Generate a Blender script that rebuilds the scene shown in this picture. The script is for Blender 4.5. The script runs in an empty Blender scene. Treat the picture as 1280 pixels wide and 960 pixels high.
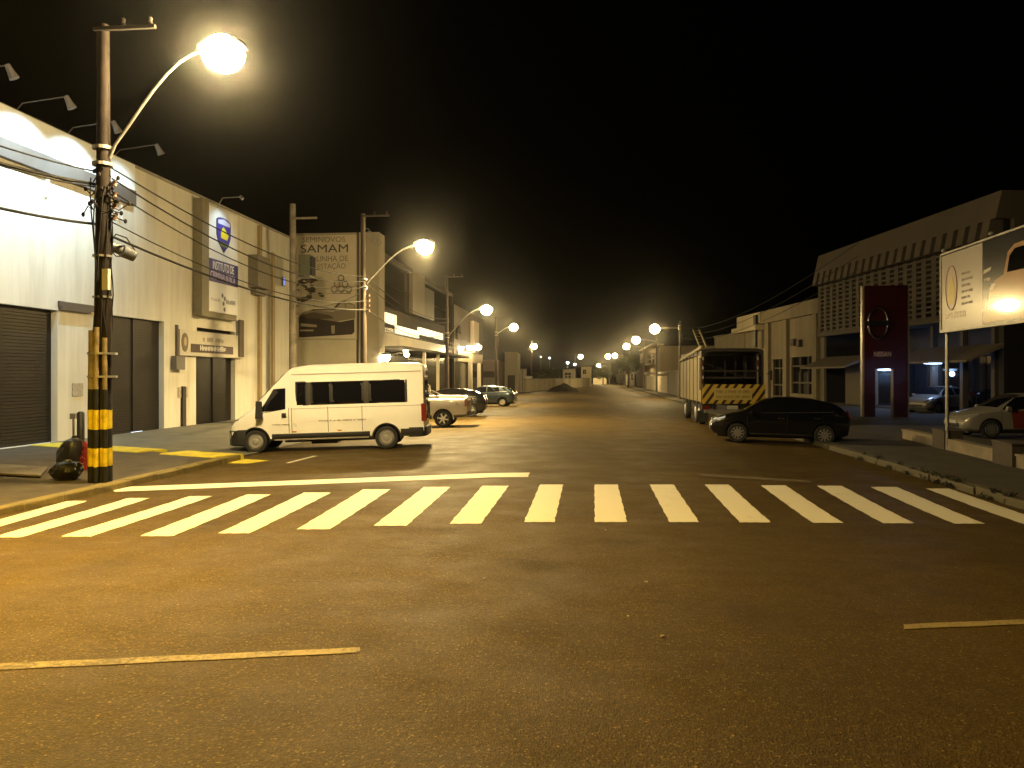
import bpy, bmesh, math, random
from mathutils import Vector, Matrix

S = bpy.context.scene
COL = S.collection
R = math.radians
random.seed(7)

# ---------------------------------------------------------------- camera, world, exposure
EYE = 2.0
YAW = math.atan(0.098)
FOC = 1000.0                     # focal length in photo pixels (1280 wide)
HOR, CX = 470.0, 640.0
cd = bpy.data.cameras.new('camera')
cam = bpy.data.objects.new('camera', cd)
COL.objects.link(cam)
cam.location = (0, 0, EYE)
cam.rotation_euler = (R(90), 0, YAW)
cd.sensor_width = 36.0
cd.lens = 36.0 * FOC / 1280.0
cd.shift_y = -(480 - HOR) / 1280.0
cd.clip_start, cd.clip_end = 0.1, 3000
S.camera = cam

W = bpy.data.worlds.new('World')
S.world = W
W.use_nodes = True
nt = W.node_tree
bg = nt.nodes['Background']
sky = nt.nodes.new('ShaderNodeTexSky')
sky.sky_type = 'NISHITA'
sky.sun_disc = False
sky.sun_elevation = R(-4.0)
sky.sun_rotation = R(200)
nt.links.new(sky.outputs[0], bg.inputs['Color'])
bg.inputs['Strength'].default_value = 0.012

sd = bpy.data.lights.new('moonlight', 'SUN')
sd.energy, sd.angle, sd.color = 0.004, R(0.5), (0.8, 0.88, 1.0)
so = bpy.data.objects.new('moonlight', sd)
so.rotation_euler = (R(50), 0, R(-160))
COL.objects.link(so)

S.view_settings.view_transform = 'Standard'
S.view_settings.look = 'None'
S.view_settings.exposure = 0.0
S.view_settings.gamma = 1.0
S.view_settings.use_curve_mapping = False
S.render.engine = 'CYCLES'
S.cycles.use_denoising = True
S.cycles.max_bounces = 5
S.cycles.diffuse_bounces = 2
S.cycles.glossy_bounces = 3
S.cycles.transmission_bounces = 2
S.cycles.volume_bounces = 0
S.cycles.sample_clamp_indirect = 4.0
S.cycles.caustics_reflective = False
S.cycles.caustics_refractive = False

SODIUM = (1.0, 0.72, 0.30)     # the lamps down the street
SODIUM_A = (1.0, 0.73, 0.33)   # the nearest lamp
SODIUM_O = (1.0, 0.62, 0.07)   # the older, more orange lamp of the cross street
COOL = (0.66, 0.91, 1.0)

# ---------------------------------------------------------------- surveying helpers (photo measurement -> place)
SN, CS = math.sin(YAW), math.cos(YAW)

def at(u, v, d):
    """point seen at (u, v) at depth d metres along the camera axis"""
    a = (u - CX) / FOC
    return Vector((d * (-SN + CS * a), d * (CS + SN * a), EYE + d * (HOR - v) / FOC))

def on_z(u, v, z):
    return at(u, v, (EYE - z) * FOC / (v - HOR))

def on_x(u, v, x):
    a = (u - CX) / FOC
    return at(u, v, x / (-SN + CS * a))

def on_y(u, v, y):
    a = (u - CX) / FOC
    return at(u, v, y / (CS + SN * a))

def sstep(t):
    t = min(1.0, max(0.0, t))
    return t * t * (3 - 2 * t)

def road_z(x, y):
    k = 0.026 * sstep((y - 5.0) / 9.0)
    return -k * min(7.4, max(0.0, abs(x + 1.0) - 1.0))

def on_road(u, v):
    z = 0.0
    for _ in range(12):
        p = on_z(u, v, z)
        z = road_z(p.x, p.y)
    return p

# ---------------------------------------------------------------- materials
MATS = {}

def mat(name, col, rough=0.6, metal=0.0, var=0.0, scale=6.0, bump=0.0, coat=0.0, spec=0.5, streak=False, emit=None, estr=0.0, col2=None, cover=0.5):
    if name in MATS:
        return MATS[name]
    m = bpy.data.materials.new(name)
    m.use_nodes = True
    t = m.node_tree
    p = t.nodes['Principled BSDF']
    p.inputs['Roughness'].default_value = rough
    p.inputs['Metallic'].default_value = metal
    p.inputs['Specular IOR Level'].default_value = spec
    if coat:
        p.inputs['Coat Weight'].default_value = coat
        p.inputs['Coat Roughness'].default_value = 0.06
    p.inputs['Base Color'].default_value = (*col, 1)
    if var or col2 or bump:
        tc = t.nodes.new('ShaderNodeTexCoord')
        mp = t.nodes.new('ShaderNodeMapping')
        t.links.new(tc.outputs['Object'], mp.inputs[0])
        if streak:
            mp.inputs['Scale'].default_value = (1.0, 1.0, 0.12)
        n = t.nodes.new('ShaderNodeTexNoise')
        n.inputs['Scale'].default_value = scale
        n.inputs['Detail'].default_value = 8
        n.inputs['Roughness'].default_value = 0.65
        t.links.new(mp.outputs[0], n.inputs['Vector'])
        r = t.nodes.new('ShaderNodeValToRGB')
        c2 = col2 or tuple(c * (1 - var) for c in col)
        r.color_ramp.elements[0].position = max(0.02, cover - 0.16)
        r.color_ramp.elements[1].position = min(0.98, cover + 0.16)
        r.color_ramp.elements[0].color = (*c2, 1)
        r.color_ramp.elements[1].color = (*col, 1)
        t.links.new(n.outputs['Fac'], r.inputs[0])
        t.links.new(r.outputs[0], p.inputs['Base Color'])
        if bump:
            b = t.nodes.new('ShaderNodeBump')
            b.inputs['Strength'].default_value = bump
            b.inputs['Distance'].default_value = 0.02
            n2 = t.nodes.new('ShaderNodeTexNoise')
            n2.inputs['Scale'].default_value = scale * 6
            n2.inputs['Detail'].default_value = 6
            t.links.new(tc.outputs['Object'], n2.inputs['Vector'])
            t.links.new(n2.outputs['Fac'], b.inputs['Height'])
            t.links.new(b.outputs[0], p.inputs['Normal'])
    if emit:
        p.inputs['Emission Color'].default_value = (*emit, 1)
        p.inputs['Emission Strength'].default_value = estr
        m.cycles.emission_sampling = 'AUTO' if name.startswith('lamp_bowl') else 'NONE'
    MATS[name] = m
    return m

def asphalt_mat():
    m = bpy.data.materials.new('asphalt')
    m.use_nodes = True
    t = m.node_tree
    p = t.nodes['Principled BSDF']
    tc = t.nodes.new('ShaderNodeTexCoord')
    def noise(sc, det, rough=0.6, mapping=None):
        n = t.nodes.new('ShaderNodeTexNoise')
        n.inputs['Scale'].default_value = sc
        n.inputs['Detail'].default_value = det
        n.inputs['Roughness'].default_value = rough
        if mapping:
            mp = t.nodes.new('ShaderNodeMapping')
            mp.inputs['Scale'].default_value = mapping
            t.links.new(tc.outputs['Object'], mp.inputs[0])
            t.links.new(mp.outputs[0], n.inputs['Vector'])
        else:
            t.links.new(tc.outputs['Object'], n.inputs['Vector'])
        return n
    def ramp(src, stops):
        r = t.nodes.new('ShaderNodeValToRGB')
        els = r.color_ramp.elements
        while len(els) < len(stops):
            els.new(0.5)
        for e, (pos, c) in zip(els, stops):
            e.position = pos
            e.color = (*c, 1)
        t.links.new(src, r.inputs[0])
        return r
    def mix(a, b, fac, mode='MULTIPLY'):
        x = t.nodes.new('ShaderNodeMix')
        x.data_type = 'RGBA'
        x.blend_type = mode
        x.inputs['Factor'].default_value = fac
        t.links.new(a, x.inputs['A'])
        t.links.new(b, x.inputs['B'])
        return x.outputs['Result']
    # aggregate stones
    v = t.nodes.new('ShaderNodeTexVoronoi')
    v.inputs['Scale'].default_value = 80
    t.links.new(tc.outputs['Object'], v.inputs['Vector'])
    stone = ramp(v.outputs['Color'], [(0.0, (0.052, 0.034, 0.010)), (0.5, (0.074, 0.049, 0.014)), (0.8, (0.098, 0.066, 0.020)), (1.0, (0.28, 0.21, 0.09))])
    big = ramp(noise(0.35, 6).outputs['Fac'], [(0.3, (0.80, 0.80, 0.80)), (0.7, (1.08, 1.08, 1.08))])
    mid = ramp(noise(2.2, 8, 0.7, (0.5, 1.4, 1)).outputs['Fac'], [(0.32, (0.84, 0.83, 0.82)), (0.66, (1.06, 1.06, 1.06))])
    fine = ramp(noise(24, 8, 0.8).outputs['Fac'], [(0.3, (0.6, 0.6, 0.6)), (0.7, (1.25, 1.25, 1.25))])
    c = mix(stone.outputs[0], big.outputs[0], 1.0)
    c = mix(c, mid.outputs[0], 1.0)
    c = mix(c, fine.outputs[0], 0.8)
    tr = ramp(noise(1.0, 5, 0.6, (0.55, 0.05, 1)).outputs['Fac'], [(0.36, (0.80, 0.79, 0.78)), (0.60, (1.0, 1.0, 1.0))])
    c = mix(c, tr.outputs[0], 0.9)
    oil = ramp(noise(0.8, 3, 0.4).outputs['Fac'], [(0.60, (1, 1, 1)), (0.74, (0.62, 0.6, 0.58))])
    c = mix(c, oil.outputs[0], 0.8)
    t.links.new(c, p.inputs['Base Color'])
    rr = ramp(noise(1.1, 6).outputs['Fac'], [(0.3, (0.48,) * 3), (0.7, (0.72,) * 3)])
    t.links.new(rr.outputs[0], p.inputs['Roughness'])
    p.inputs['Specular IOR Level'].default_value = 0.11
    b = t.nodes.new('ShaderNodeBump')
    b.inputs['Strength'].default_value = 0.55
    b.inputs['Distance'].default_value = 0.008
    t.links.new(v.outputs['Distance'], b.inputs['Height'])
    b2 = t.nodes.new('ShaderNodeBump')
    b2.inputs['Strength'].default_value = 0.5
    b2.inputs['Distance'].default_value = 0.03
    t.links.new(noise(9, 8, 0.75).outputs['Fac'], b2.inputs['Height'])
    t.links.new(b.outputs[0], b2.inputs['Normal'])
    t.links.new(b2.outputs[0], p.inputs['Normal'])
    return m

def painted_pole_mat(name, base, zs):
    """pole surface with yellow and black paint bands between measured heights"""
    m = bpy.data.materials.new(name)
    m.use_nodes = True
    t = m.node_tree
    p = t.nodes['Principled BSDF']
    p.inputs['Roughness'].default_value = 0.75
    p.inputs['Specular IOR Level'].default_value = 0.2
    tc = t.nodes.new('ShaderNodeTexCoord')
    sp = t.nodes.new('ShaderNodeSeparateXYZ')
    t.links.new(tc.outputs['Object'], sp.inputs[0])
    n = t.nodes.new('ShaderNodeTexNoise')
    n.inputs['Scale'].default_value = 9
    n.inputs['Detail'].default_value = 7
    t.links.new(tc.outputs['Object'], n.inputs['Vector'])
    a = t.nodes.new('ShaderNodeMath'); a.operation = 'MULTIPLY_ADD'
    a.inputs[1].default_value = 0.05; a.inputs[2].default_value = -0.025
    t.links.new(n.outputs['Fac'], a.inputs[0])
    s = t.nodes.new('ShaderNodeMath'); s.operation = 'ADD'
    t.links.new(sp.outputs['Z'], s.inputs[0]); t.links.new(a.outputs[0], s.inputs[1])
    mr = t.nodes.new('ShaderNodeMapRange')
    mr.inputs['From Min'].default_value = 0.0
    mr.inputs['From Max'].default_value = 3.0
    t.links.new(s.outputs[0], mr.inputs['Value'])
    r = t.nodes.new('ShaderNodeValToRGB')
    r.color_ramp.interpolation = 'CONSTANT'
    els = r.color_ramp.elements
    while len(els) < len(zs):
        els.new(0.5)
    for e, (z, c) in zip(els, zs):
        e.position = z / 3.0
        e.color = (*c, 1)
    t.links.new(mr.outputs[0], r.inputs[0])
    d = t.nodes.new('ShaderNodeMix'); d.data_type = 'RGBA'; d.blend_type = 'MULTIPLY'
    d.inputs['Factor'].default_value = 0.75
    r2 = t.nodes.new('ShaderNodeValToRGB')
    r2.color_ramp.elements[0].position = 0.35; r2.color_ramp.elements[0].color = (0.45, 0.42, 0.4, 1)
    r2.color_ramp.elements[1].position = 0.6
    n2 = t.nodes.new('ShaderNodeTexNoise'); n2.inputs['Scale'].default_value = 5; n2.inputs['Detail'].default_value = 9
    t.links.new(tc.outputs['Object'], n2.inputs['Vector'])
    t.links.new(n2.outputs['Fac'], r2.inputs[0])
    t.links.new(r.outputs[0], d.inputs['A']); t.links.new(r2.outputs[0], d.inputs['B'])
    t.links.new(d.outputs['Result'], p.inputs['Base Color'])
    return m

def worn_paint(name, col, wear):
    m = bpy.data.materials.new(name)
    m.use_nodes = True
    t = m.node_tree
    p = t.nodes['Principled BSDF']
    p.inputs['Roughness'].default_value = 0.65
    p.inputs['Specular IOR Level'].default_value = 0.3
    tc = t.nodes.new('ShaderNodeTexCoord')
    def n(sc, det):
        q = t.nodes.new('ShaderNodeTexNoise')
        q.inputs['Scale'].default_value = sc
        q.inputs['Detail'].default_value = det
        q.inputs['Roughness'].default_value = 0.7
        t.links.new(tc.outputs['Object'], q.inputs['Vector'])
        return q.outputs['Fac']
    a = t.nodes.new('ShaderNodeMath'); a.operation = 'MULTIPLY_ADD'
    a.inputs[1].default_value = 0.55
    t.links.new(n(1.1, 4), a.inputs[0])
    b = t.nodes.new('ShaderNodeMath'); b.operation = 'MULTIPLY'; b.inputs[1].default_value = 0.55
    t.links.new(n(26, 8), b.inputs[0]); t.links.new(b.outputs[0], a.inputs[2])
    r = t.nodes.new('ShaderNodeValToRGB')
    e = r.color_ramp.elements
    e[0].position = wear - 0.10; e[0].color = (0.085, 0.06, 0.028, 1)
    e[1].position = wear + 0.03; e[1].color = (*col, 1)
    k = e.new(wear - 0.03); k.color = (*[c * .72 for c in col], 1)
    t.links.new(a.outputs[0], r.inputs[0]); t.links.new(r.outputs[0], p.inputs['Base Color'])
    bp = t.nodes.new('ShaderNodeBump'); bp.inputs['Strength'].default_value = 0.4; bp.inputs['Distance'].default_value = 0.01
    t.links.new(n(60, 6), bp.inputs['Height']); t.links.new(bp.outputs[0], p.inputs['Normal'])
    return m

M_ASPH = asphalt_mat()
M_PAINT = worn_paint('road_paint', (0.62, 0.585, 0.48), 0.435)
M_YPAINT = worn_paint('yellow_line_paint', (0.27, 0.21, 0.10), 0.575)
M_YKERB = mat('yellow_kerb_paint', (0.62, 0.52, 0.03), 0.65, col2=(0.32, 0.26, 0.05), scale=3, cover=0.4, bump=0.3)
M_CONC = mat('pavement_concrete', (0.072, 0.056, 0.034), 0.85, var=0.5, scale=1.6, bump=0.4)
M_CONCR = mat('dull_pavement_concrete', (0.048, 0.038, 0.024), 0.88, var=0.5, scale=1.3, bump=0.4)
M_KERB = mat('kerb_stone', (0.26, 0.24, 0.2), 0.8, var=0.5, scale=2.5, bump=0.5)
M_WALL = mat('white_wall_paint', (0.58, 0.565, 0.51), 0.75, col2=(0.40, 0.375, 0.32), scale=1.3, cover=0.42, streak=True, bump=0.1)
M_WALL2 = mat('cream_wall_paint', (0.55, 0.52, 0.45), 0.75, var=0.3, scale=0.7, streak=True, bump=0.1)
M_GREYW = mat('grey_wall_render', (0.30, 0.28, 0.25), 0.85, var=0.4, scale=0.9, streak=True, bump=0.2)
M_DARKW = mat('dark_wall_render', (0.045, 0.038, 0.034), 0.8, var=0.4, scale=0.9, bump=0.1)
M_BROWN = mat('brown_band_paint', (0.085, 0.065, 0.052), 0.7, var=0.25, scale=1.2)
M_SHUT = mat('shutter_steel', (0.024, 0.019, 0.016), 0.45, 0.5, var=0.35, scale=2.0)
M_BLACK = mat('black_plastic', (0.015, 0.015, 0.016), 0.5, var=0.3, scale=6)
M_RUB = mat('tyre_rubber', (0.018, 0.018, 0.018), 0.85, var=0.3, scale=9)
M_GLASS = mat('dark_window_glass', (0.006, 0.006, 0.008), 0.04, spec=0.7)
M_STEEL = mat('galvanised_steel', (0.42, 0.41, 0.39), 0.42, 0.7, var=0.3, scale=4)
M_DSTEEL = mat('dull_dark_steel', (0.07, 0.065, 0.065), 0.7)
M_CHROME = mat('chrome_trim', (0.7, 0.7, 0.7), 0.15, 1.0)
M_RIM = mat('wheel_rim_alloy', (0.5, 0.5, 0.5), 0.35, 0.8)
M_CONCPOLE = mat('concrete_pole', (0.24, 0.21, 0.17), 0.85, var=0.45, scale=3.5, bump=0.4)
M_WOODPOLE = mat('weathered_pole', (0.055, 0.04, 0.028), 0.85, var=0.5, scale=3.0, streak=True, bump=0.5)
M_CABLE = mat('cable_sheath', (0.012, 0.012, 0.012), 0.8, spec=0.2)
M_WHITE = mat('white_vehicle_paint', (0.84, 0.83, 0.78), 0.32, coat=0.5, var=0.08, scale=1.5)
M_RED = mat('tail_light_red', (0.16, 0.010, 0.008), 0.2, coat=0.6)
M_LENS = mat('headlight_lens', (0.55, 0.55, 0.55), 0.08, 0.6)
M_WSIGN = mat('white_sign_panel', (0.70, 0.70, 0.70), 0.5, var=0.08, scale=1.0)
M_BLUE = mat('navy_sign_blue', (0.022, 0.022, 0.15), 0.5)
M_DKLET = mat('dark_lettering', (0.05, 0.035, 0.03), 0.6)
M_MIDLET = mat('faded_lettering', (0.20, 0.165, 0.13), 0.6)
M_WLET = mat('white_lettering', (0.72, 0.72, 0.76), 0.6)
M_YEL = mat('emblem_yellow', (0.75, 0.62, 0.03), 0.5)
M_BULB = mat('sodium_bowl', (0.9, 0.8, 0.6), 0.3, emit=(1.0, 0.86, 0.55), estr=45.0)
M_BULBW = mat('cool_lamp_glass', (0.9, 0.9, 0.9), 0.3, emit=(0.85, 0.95, 1.0), estr=12.0)
M_LAMPREF = mat('lamp_reflection_glow', (0.8, 0.75, 0.6), 0.4, emit=(1.0, 0.85, 0.56), estr=1.1)
M_TUBE = mat('fluorescent_tube', (0.8, 0.9, 1.0), 0.4, emit=(0.52, 0.70, 1.0), estr=2.2)

# ---------------------------------------------------------------- mesh builder
class MB:
    def __init__(s):
        s.v, s.f, s.mi = [], [], []
        s.cur = 0

    def add(s, verts, faces):
        o = len(s.v)
        s.v += [Vector(p) for p in verts]
        for f in faces:
            s.f.append([o + i for i in f])
            s.mi.append(s.cur)
        return s

    def poly(s, pts):
        return s.add(pts, [list(range(len(pts)))])

    def box(s, lo, hi):
        x0, y0, z0 = lo
        x1, y1, z1 = hi
        return s.add([(x0, y0, z0), (x1, y0, z0), (x1, y1, z0), (x0, y1, z0), (x0, y0, z1), (x1, y0, z1), (x1, y1, z1), (x0, y1, z1)],
                     [(0, 3, 2, 1), (4, 5, 6, 7), (0, 1, 5, 4), (1, 2, 6, 5), (2, 3, 7, 6), (3, 0, 4, 7)])

    def prism(s, pts, vec):
        pts = [Vector(p) for p in pts]
        vec = Vector(vec)
        n = len(pts)
        return s.add(pts + [p + vec for p in pts],
                     [list(range(n))[::-1], [n + i for i in range(n)]] + [[i, (i + 1) % n, n + (i + 1) % n, n + i] for i in range(n)])

    def tube(s, path, r, n=8, caps=True):
        path = [Vector(p) for p in path]
        rs = r if isinstance(r, (list, tuple)) else [r] * len(path)
        ref = None
        rings = []
        for i, p in enumerate(path):
            d = (path[min(i + 1, len(path) - 1)] - path[max(i - 1, 0)]).normalized()
            if ref is None:
                ref = Vector((0, 0, 1)) if abs(d.z) < 0.9 else Vector((1, 0, 0))
            a = (ref - d * ref.dot(d)).normalized()
            ref = a
            b = d.cross(a)
            rings.append([p + (a * math.cos(2 * math.pi * k / n) + b * math.sin(2 * math.pi * k / n)) * rs[i] for k in range(n)])
        V = [q for rg in rings for q in rg]
        F = []
        for i in range(len(rings) - 1):
            for k in range(n):
                F.append([i * n + k, i * n + (k + 1) % n, (i + 1) * n + (k + 1) % n, (i + 1) * n + k])
        if caps:
            F.append(list(range(n))[::-1])
            F.append([(len(rings) - 1) * n + k for k in range(n)])
        return s.add(V, F)

    def lathe(s, prof, n=20, axis='z', o=(0, 0, 0)):
        o = Vector(o)
        V, F = [], []
        for (r, h) in prof:
            for k in range(n):
                a = 2 * math.pi * k / n
                c, d = r * math.cos(a), r * math.sin(a)
                V.append(o + (Vector((c, d, h)) if axis == 'z' else Vector((c, h, d)) if axis == 'y' else Vector((h, c, d))))
        for i in range(len(prof) - 1):
            for k in range(n):
                F.append([i * n + k, i * n + (k + 1) % n, (i + 1) * n + (k + 1) % n, (i + 1) * n + k])
        return s.add(V, F)

    def ellipsoid(s, c, r, nu=16, nv=9, bumpy=0.0):
        V, F = [], []
        for j in range(nv + 1):
            t = math.pi * j / nv
            for i in range(nu):
                a = 2 * math.pi * i / nu
                q = 1 + (random.uniform(-bumpy, bumpy) if bumpy and 0 < j < nv else 0)
                V.append((c[0] + q * r[0] * math.sin(t) * math.cos(a), c[1] + q * r[1] * math.sin(t) * math.sin(a), c[2] + q * r[2] * math.cos(t)))
        for j in range(nv):
            for i in range(nu):
                F.append([j * nu + i, (j + 1) * nu + i, (j + 1) * nu + (i + 1) % nu, j * nu + (i + 1) % nu])
        return s.add(V, F)

    def grid(s, fn, nu, nv):
        V = [fn(i / nu, j / nv) for j in range(nv + 1) for i in range(nu + 1)]
        F = [[j * (nu + 1) + i, j * (nu + 1) + i + 1, (j + 1) * (nu + 1) + i + 1, (j + 1) * (nu + 1) + i] for j in range(nv) for i in range(nu)]
        return s.add(V, F)

def origin_of(o):
    p = Vector((0, 0, 0))
    while o is not None:
        p = p + o.location
        o = o.parent
    return p

def tag(o, label=None, cat=None, group=None, kind=None):
    if label: o['label'] = label
    if cat: o['category'] = cat
    if group: o['group'] = group
    if kind: o['kind'] = kind
    return o

def obj(name, mb, m, parent=None, smooth=0, world=False, kind=None, label=None, recalc=True):
    """link a builder as one mesh object; world=True: vertices are in world axes"""
    me = bpy.data.meshes.new(name)
    off = origin_of(parent) if (world and parent is not None) else Vector((0, 0, 0))
    me.from_pydata([tuple(p - off) for p in mb.v], [], mb.f)
    if recalc:
        bm = bmesh.new()
        bm.from_mesh(me)
        bmesh.ops.recalc_face_normals(bm, faces=bm.faces)
        bm.to_mesh(me)
        bm.free()
    ms = m if isinstance(m, (list, tuple)) else [m]
    for x in ms:
        me.materials.append(x)
    if len(ms) > 1:
        me.polygons.foreach_set('material_index', mb.mi)
    if smooth:
        me.shade_smooth()
        me.set_sharp_from_angle(angle=R(smooth))
    o = bpy.data.objects.new(name, me)
    COL.objects.link(o)
    if parent is not None:
        o.parent = parent
    if kind: o['kind'] = kind
    if label: o['label'] = label
    return o

def thing(name, label, cat, loc=(0, 0, 0), rot=(0, 0, 0), group=None):
    o = bpy.data.objects.new(name, None)
    COL.objects.link(o)
    o.location = loc
    o.rotation_euler = rot
    o.empty_display_size = 0.3
    return tag(o, label, cat, group)

def copy_tree(o, parent=None):
    c = o.copy()
    COL.objects.link(c)
    if parent is not None:
        c.parent = parent
    for ch in list(o.children):
        copy_tree(ch, c)
    return c

class Frame:
    """a facade plane: o = lower left corner as its viewer sees it, r = viewer's right; P(a, b, n): n is towards the viewer"""
    def __init__(s, o, r):
        s.o = Vector(o)
        s.r = Vector(r).normalized()
        s.up = Vector((0, 0, 1))
        s.n = s.r.cross(s.up)

    def P(s, a, b, n=0.0):
        return s.o + s.r * a + s.up * b + s.n * n

    def ab(s, u, v, n=0.0):
        """where the line of sight through (u, v) meets the plane n metres in front of the facade"""
        e = Vector((0, 0, EYE))
        d = at(u, v, 1.0) - e
        k = (s.P(0, 0, n) - e).dot(s.n) / d.dot(s.n)
        q = e + d * k - s.o
        return q.dot(s.r), q.dot(s.up)

    def box(s, mb, a0, a1, b0, b1, n0, n1):
        mb.prism([s.P(a0, b0, n0), s.P(a1, b0, n0), s.P(a1, b1, n0), s.P(a0, b1, n0)], s.n * (n1 - n0))
        return mb

    def wall(s, mb, w, h, holes, depth, a0=0.0, b0=0.0):
        xs = sorted({a0, w} | {x for q in holes for x in q[:2] if a0 < x < w})
        zs = sorted({b0, h} | {z for q in holes for z in q[2:] if b0 < z < h})
        for i in range(len(xs) - 1):
            for j in range(len(zs) - 1):
                cx, cz = (xs[i] + xs[i + 1]) / 2, (zs[j] + zs[j + 1]) / 2
                if any(q[0] < cx < q[1] and q[2] < cz < q[3] for q in holes):
                    continue
                mb.poly([s.P(xs[i], zs[j]), s.P(xs[i + 1], zs[j]), s.P(xs[i + 1], zs[j + 1]), s.P(xs[i], zs[j + 1])])
        for (x0, x1, z0, z1) in holes:
            c = [(x0, z0), (x1, z0), (x1, z1), (x0, z1)]
            for k in range(4):
                (p, q), (p2, q2) = c[k], c[(k + 1) % 4]
                mb.poly([s.P(p, q), s.P(p2, q2), s.P(p2, q2, -depth), s.P(p, q, -depth)])
        return mb

    def shell(s, mb, w, h, deep, a0=0.0, b0=0.0, front=True):
        """the other sides of a building block behind the facade"""
        A = [s.P(a0, b0), s.P(w, b0), s.P(w, b0, -deep), s.P(a0, b0, -deep)]
        B = [p + s.up * (h - b0) for p in A]
        mb.poly([A[1], A[2], B[2], B[1]])
        mb.poly([A[3], A[0], B[0], B[3]])
        mb.poly([A[2], A[3], B[3], B[2]])
        mb.poly(B)
        return mb

def lettering(body, fr, a, b, n, h, m, parent, wscale=1.0, width=None, bold=0.0, name='lettering', align='LEFT'):
    c = bpy.data.curves.new('txt', 'FONT')
    c.body = body
    c.size = 1.0
    c.extrude = 0.004
    c.offset = bold
    c.align_x = align
    t = bpy.data.objects.new('txt', c)
    COL.objects.link(t)
    dg = bpy.context.evaluated_depsgraph_get()
    me = bpy.data.meshes.new_from_object(t.evaluated_get(dg))
    bpy.data.objects.remove(t)
    bpy.data.curves.remove(c)
    xs = [v.co.x for v in me.vertices]
    zs = [v.co.y for v in me.vertices]
    k = h / 0.70
    kx = (width / (max(xs) - min(xs))) if width else k * wscale
    off = origin_of(parent)
    x0 = min(xs) if align == 'LEFT' else 0.0
    for v in me.vertices:
        v.co = fr.P(a + (v.co.x - x0) * kx, b + v.co.y * k, n + v.co.z) - off
    me.name = name
    me.materials.clear()
    me.materials.append(m)
    o = bpy.data.objects.new(name, me)
    COL.objects.link(o)
    o.parent = parent
    return o

def illegible(fr, a0, a1, b0, b1, n, m, parent, groups=(3, 2, 4), name='lettering'):
    """a line of small characters too blurred to read: uneven upright strokes"""
    mb = MB()
    tot = sum(groups) + len(groups) - 1
    w = (a1 - a0) / tot
    a = a0
    rnd = random.Random(int(a0 * 100) + len(groups))
    for g in groups:
        for _ in range(g):
            h = (b1 - b0) * rnd.uniform(0.75, 1.0)
            st = w * 0.26
            x0, x1 = a + w * 0.08, a + w * 0.92
            fr.box(mb, x0, x0 + st, b0, b0 + h, n, n + 0.004)
            k = rnd.randrange(3)
            if k != 0:
                fr.box(mb, x1 - st, x1, b0, b0 + h, n, n + 0.004)
            if k != 1:
                fr.box(mb, x0 + st, x1 - (st if k else 0), b0 + h * 0.8, b0 + h, n, n + 0.004)
            fr.box(mb, x0 + st, x1 - (st if k else 0), b0 + h * 0.4, b0 + h * 0.58, n, n + 0.004)
            a += w
        a += w
    return obj(name, mb, m, parent, world=True)

def light(name, kind, loc, energy, color, parent=None, radius=0.12, aim=None, spot=None, blend=0.6):
    d = bpy.data.lights.new(name, kind)
    d.energy, d.color = energy, color
    d.shadow_soft_size = radius
    o = bpy.data.objects.new(name, d)
    COL.objects.link(o)
    loc = Vector(loc)
    o.location = loc - origin_of(parent) if parent is not None else loc
    if parent is not None:
        o.parent = parent
    if aim is not None:
        o.rotation_euler = (Vector(aim) - loc).to_track_quat('-Z', 'Y').to_euler()
    if spot:
        d.spot_size, d.spot_blend = R(spot), blend
    return o

# ---------------------------------------------------------------- ground
XL, XR = -9.2, 7.2
g = MB()
g.grid(lambda a, b: (-1500 + 3000 * a, -600 + 2600 * b, -0.9), 2, 2)
obj('ground', g, mat('bare_earth', (0.10, 0.085, 0.06), 0.9, var=0.4, scale=0.05, bump=0.2), kind='structure')

def coords(a, b, fine, lo, hi, coarse):
    out, x = [], a
    while x < b - 1e-6:
        out.append(x)
        x += fine if lo <= x < hi else coarse
    out.append(b)
    return out
xs = coords(-64, 64, 0.5, -12, 10, 4.0)
ys = coords(-24, 330, 0.5, 0, 28, 4.0)
g = MB()
g.add([(x, y, road_z(x, y)) for y in ys for x in xs],
      [[j * len(xs) + i, j * len(xs) + i + 1, (j + 1) * len(xs) + i + 1, (j + 1) * len(xs) + i] for j in range(len(ys) - 1) for i in range(len(xs) - 1)])
road = obj('road', g, M_ASPH, kind='structure', smooth=60)

def marking(c4, m, name, nu=4, nv=4, dz=0.006):
    """thin painted sheet on the road between four ground points"""
    a, b, c, d = [Vector(p) for p in c4]
    mb = MB()
    def f(u, v):
        jt = .006 * math.sin(31 * v + 5 * a.x) + .006 * math.sin(87 * v + 9 * a.y) if u in (0, 1) else 0
        js = (.012 if (b - a).length < 1.2 else .004) * math.sin(23 * u + 3 * a.x) if v in (0, 1) else 0
        p = (a * (1 - u) + b * u) * (1 - v) + (d * (1 - u) + c * u) * v
        p = p + (b - a).normalized() * jt + (d - a).normalized() * js
        return (p.x, p.y, road_z(p.x, p.y) + dz)
    mb.grid(f, nu, nv)
    return obj(name, mb, m, road)

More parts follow.
